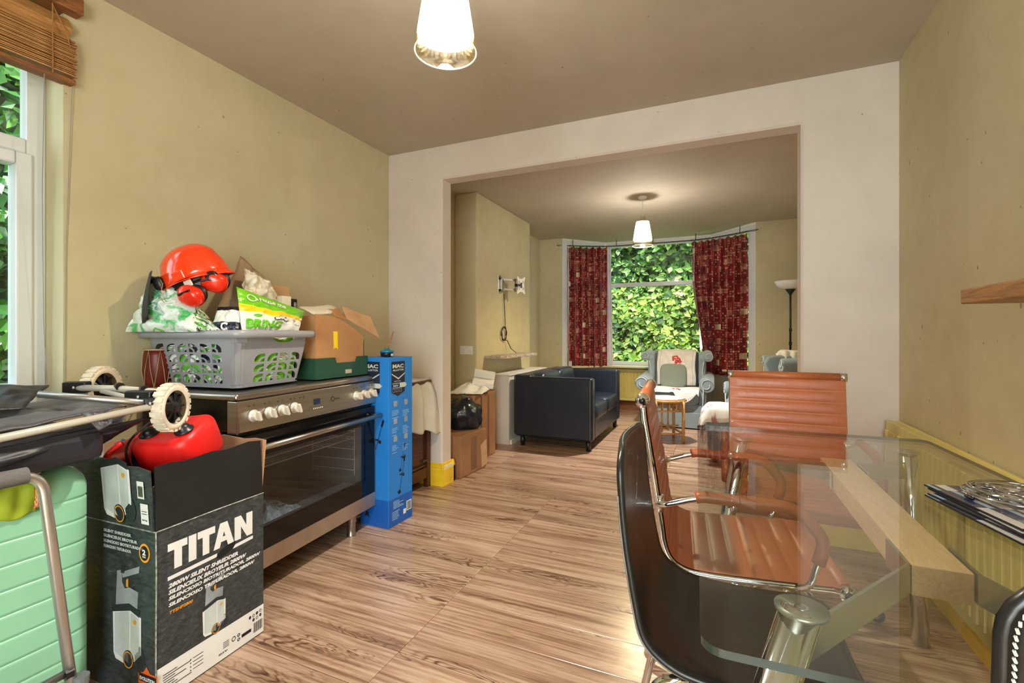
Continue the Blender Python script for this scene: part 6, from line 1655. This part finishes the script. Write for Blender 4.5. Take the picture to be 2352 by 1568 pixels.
# ================================================================== TAN RIBBED CHAIRS
TAN = mat('tan_ribbed_leather', (178,100,62), .42, var=.05, vscale=5, bump=.08, bscale=50, coat=.08)
TANS = mat('tan_sleeve_leather', (166,84,46), .4, var=.05, vscale=9)
def tan_chair(label, loc, rz):
    t = thing('tan_office_chair', label, 'chair', loc, (0,0,rz), group=None)
    # local: seat faces +x, width along y; origin on the floor under the seat centre
    hw = .235
    side = [(-.265,.945),(-.262,.90),(-.235,.74),(-.212,.58),(-.205,.52),(-.185,.475),(-.14,.452),(-.05,.45),(.12,.456),(.235,.462),(.262,.455)]
    sp = fillet([(a,0,b) for a, b in side], .05, 5)
    L = [0.0]
    for i in range(1, len(sp)): L.append(L[-1]+(sp[i]-Vector(sp[i-1])).length)
    sp = [Vector(p) for p in sp]
    def at(s_):
        d = max(0, min(.99999, s_))*L[-1]
        for i in range(1, len(sp)):
            if d <= L[i]:
                k = (d-L[i-1])/max(1e-9, L[i]-L[i-1]); tg = (sp[i]-sp[i-1]).normalized(); return sp[i-1]*(1-k)+sp[i]*k, tg
        return sp[-1], (sp[-1]-sp[-2]).normalized()
    ribs = 17
    def f(u, v):
        p, tg = at(.01+.98*v); n_ = Vector((-tg.z, 0, tg.x)); n_ = n_ if n_.x > 0 or n_.z > 0 else -n_
        k = abs(math.sin(PI*v*ribs))**.55
        e = 1-abs(2*u-1)**8
        q = p+n_*(.0060*k*e+.012); q.y = (-hw-.006)+(2*hw+.012)*u; q.z -= .010*math.sin(PI*u)*(1 if p.z < .5 else 0); return q
    def fb(u, v):
        p, tg = at(.01+.98*v); n_ = Vector((-tg.z, 0, tg.x)); n_ = n_ if n_.x > 0 or n_.z > 0 else -n_
        k = abs(math.sin(PI*v*ribs))**.55
        q = p+n_*(.006-.003*k); q.y = (-hw-.006)+(2*hw+.012)*u; q.z -= .010*math.sin(PI*u)*(1 if p.z < .5 else 0); return q
    MB().grid(16,ribs*10,f).build('ribbed_seat', TAN, t, True); MB().grid(12,ribs*6,fb).build('rear_lining', TAN, t, True)
    for s_ in (-1, 1):
        fr_ = MB(); pts = [Vector((p.x, s_*hw, p.z)) for p in sp]; fr_.tube(pts, .0105, 12); fr_.build('side_frame', CHROME, t, True)
        for e_ in (0, -1):
            c_ = sp[e_]; MB().tube([(c_.x, s_*(hw-.012), c_.z+.004),(c_.x, s_*(hw+.014), c_.z+.004)], .021, 20).build('end_cap', CHROME, t, True)
            MB().tube([(c_.x, s_*(hw+.0142), c_.z+.004),(c_.x, s_*(hw+.0150), c_.z+.004)], .010, 14).build('cap_screw', BLACKP, t, True)
        # arm loop
        y = s_*(hw+.028)
        ap = fillet([(-.222,s_*hw,.640),(-.20,y,.650),(-.10,y,.685),(.14,y,.682),(.205,y,.60),(.17,y,.475),(.14,s_*hw,.455)], .05, 6)
        MB().tube(ap, .0095, 12).build('arm_tube', CHROME, t, True)
        slv = fillet([(-.115,y,.6805),(-.095,y,.6855),(.14,y,.682),(.205,y,.60),(.188,y,.54)], .05, 6)
        MB().tube(slv, .0165, 16).build('arm_sleeve', TANS, t, True)
        MB().tube([(-.215,s_*(hw+.0),.62),(-.215,s_*(hw+.0),.668)], .013, 12).build('arm_clamp', CHROME, t, True)
    for e_ in (0, -1):
        c_ = sp[e_]; MB().tube([(c_.x,-hw+.012,c_.z+.004),(c_.x,hw-.012,c_.z+.004)], .0195, 20).build('roller', TAN, t, True)
    MB().tube(fillet([(-.225,-hw,.72),(-.262,-hw*.8,.70),(-.262,hw*.8,.70),(-.225,hw,.72)],.05,5), .008, 10).build('back_stretcher', CHROME, t, True)
    for x_ in (-.06, .12): MB().tube([(x_,-hw,.440),(x_,hw,.440)], .009, 10).build('seat_stretcher', CHROME, t, True)
    MB().box(-.09,.13,-.09,.09,.395,.425).build('swivel_plate', BLACKP, t, bev=.008)
    MB().tube([(.02,0,.12),(.02,0,.40)], .025, 20).build('gas_column', CHROME, t, True)
    MB().tube([(.02,0,.10),(.02,0,.17)], .034, 20).build('hub', CHROME, t, True)
    for k in range(5):
        a = 2*PI*k/5+.3; c, s_ = math.cos(a), math.sin(a)
        MB().tube([(.02,0,.13),(.02+.29*c,.29*s_,.075)], [.022,.013], 12).build('base_arm', CHROME, t, True)
        cs = MB().tube([(.02+.29*c,.29*s_,.04),(.02+.29*c,.29*s_,.085)], .008, 8).build('caster', BLACKP, t, True)
        MB().lathe([(0,-.02),(.018,-.02),(.025,-.014),(.025,.014),(.018,.02),(0,.02)],16,TM((.02+.29*c,.29*s_,.0255),(R(90),0,a))).build('caster_wheel', BLACKP, cs, True)
    return t
tan_chair('tan ribbed leather chair pushed under the long left side of the glass table', (.045,1.715,0), R(4))
tan_chair('tan ribbed leather chair facing the camera at the far end of the glass table', (.305,2.335,0), R(-90.5))

# ================================================================== BLACK LEATHER CHAIRS
BLK2 = mat('black_worn_leather', (26,25,26), .36, var=.15, vscale=5, bump=.1, bscale=40, coat=.1)
BEDGE = mat('worn_grey_edge', (120,120,118), .4, var=.2, vscale=30)
STITCH = mat('pale_stitch', (206,206,204), .6)
def black_chair(label, loc, rz, stitch=True, hw=.205, top=.900):
    t = thing('black_dining_chair', label, 'chair', loc, (0,0,rz))
    side = [(-.245,top),(-.235,.74),(-.212,.60),(-.195,.52),(-.13,.472),(-.02,.458),(.12,.462),(.215,.468)]
    sp = [Vector(p) for p in fillet([(a,0,b) for a, b in side], .12, 6)]; L = [0.0]
    for i in range(1, len(sp)): L.append(L[-1]+(sp[i]-sp[i-1]).length)
    def at(s_):
        d = max(0, min(.99999, s_))*L[-1]
        for i in range(1, len(sp)):
            if d <= L[i]:
                k = (d-L[i-1])/max(1e-9, L[i]-L[i-1]); return sp[i-1]*(1-k)+sp[i]*k, (sp[i]-sp[i-1]).normalized()
        return sp[-1], (sp[-1]-sp[-2]).normalized()
    def wid(v):                                                     # rounded corners at both ends
        r_ = .055; d0 = v*L[-1]; d1 = (1-v)*L[-1]; k = 0
        for d in (d0, d1):
            if d < r_: k = r_-math.sqrt(max(0, r_*r_-(r_-d)**2))
        return hw-k
    def f(u, v, o=0):
        p, tg = at(v); n_ = Vector((-tg.z, 0, tg.x)); n_ = n_ if n_.x > 0 or n_.z > 0 else -n_
        w = wid(v); dish = .018*math.cos(PI*(u-.5))
        q = p-n_*(dish-.012)+n_*o; q.y = -w+2*w*u; return q
    MB().grid(20,60,f).build('seat_shell', BLK2, t, True, solid=.014, bev=0)
    per = [f(0,i/60) for i in range(61)]+[f(i/8,1) for i in range(1,8)]+[f(1,1-i/60) for i in range(61)]+[f(1-i/8,0) for i in range(1,8)]
    MB().tube(per, .0075, 8, True).build('edge_binding', BLK2, t, True)
    if stitch:
        st = MB(); N_ = len(per)
        P = []
        for i in range(N_): P.append(per[i]+(per[(i+1)%N_]-per[i])*.1)
        inn_ = [f(.035,i/60,.009) for i in range(2,59)]+[f(.035+.93*i/8,.98,.009) for i in range(9)]+[f(.965,1-i/60,.009) for i in range(2,59)]+[f(.965-.93*i/8,.02,.009) for i in range(9)]
        for i in range(len(inn_)-1):
            a, b = inn_[i], inn_[i+1]
            if (b-a).length > .1: continue
            for k in (0.05, .55): st.tube([a+(b-a)*k, a+(b-a)*(k+.35)], .0011, 4)
        # stitches seen from behind and on the edge
        out_ = [f(.012,i/60,-.010) for i in range(1,60)]+[f(.988,1-i/60,-.010) for i in range(1,60)]
        for i in range(len(out_)-1):
            a, b = out_[i], out_[i+1]
            if (b-a).length > .1: continue
            for k in (0.05, .55): st.tube([a+(b-a)*k, a+(b-a)*(k+.35)+Vector((0,.002,0))], .0014, 4)
        st.build('stitching', STITCH, t, kind='stuff')
    else:
        MB().tube([q+Vector((-.006,-.003,-.004)) for q in per[6:58]], .0022, 5).build('worn_edge', BEDGE, t, True)
    for s_ in (-1, 1):
        y = s_*(hw-.035)
        MB().tube(fillet([(.13,y,.440),(.17,y,.40),(.215,y,.012),(-.255,y,.012),(-.165,y,.43),(-.10,y,.452)], .045, 6), .0105, 12).build('leg_loop', CHROME, t, True)
        MB().tube([(-.15,y,.438),(.14,y,.438)], .009, 10).build('seat_rail', CHROME, t, True)
    for x_ in (-.12, .12): MB().tube([(x_,-hw+.035,.438),(x_,hw-.035,.438)], .009, 10).build('cross_bar', CHROME, t, True)
    return t
black_chair('black worn leather chair at the left side of the glass table before the tan chair', (.045,1.185,0), R(1.5), False)
black_chair('black leather chair back with white edge stitching at the lower right corner of the photo', (.452,.815,0), R(90), True, .205, .925)

# ================================================================== RIGHT WALL: radiator and shelf
radiator('pale yellow radiator on the right wall behind the glass table', (.815,3.00), (.815,1.10), .13, .705, 38, W_RAD, None, depth=.055)
sh_ = thing('wall_shelf', 'thick brown wooden shelf on the right wall', 'shelf', (.79,1.35,1.26))
bx('board', SHELFWOOD, (.70,.88,.80,1.895,1.243,1.288), sh_, bev=.004, world=True)
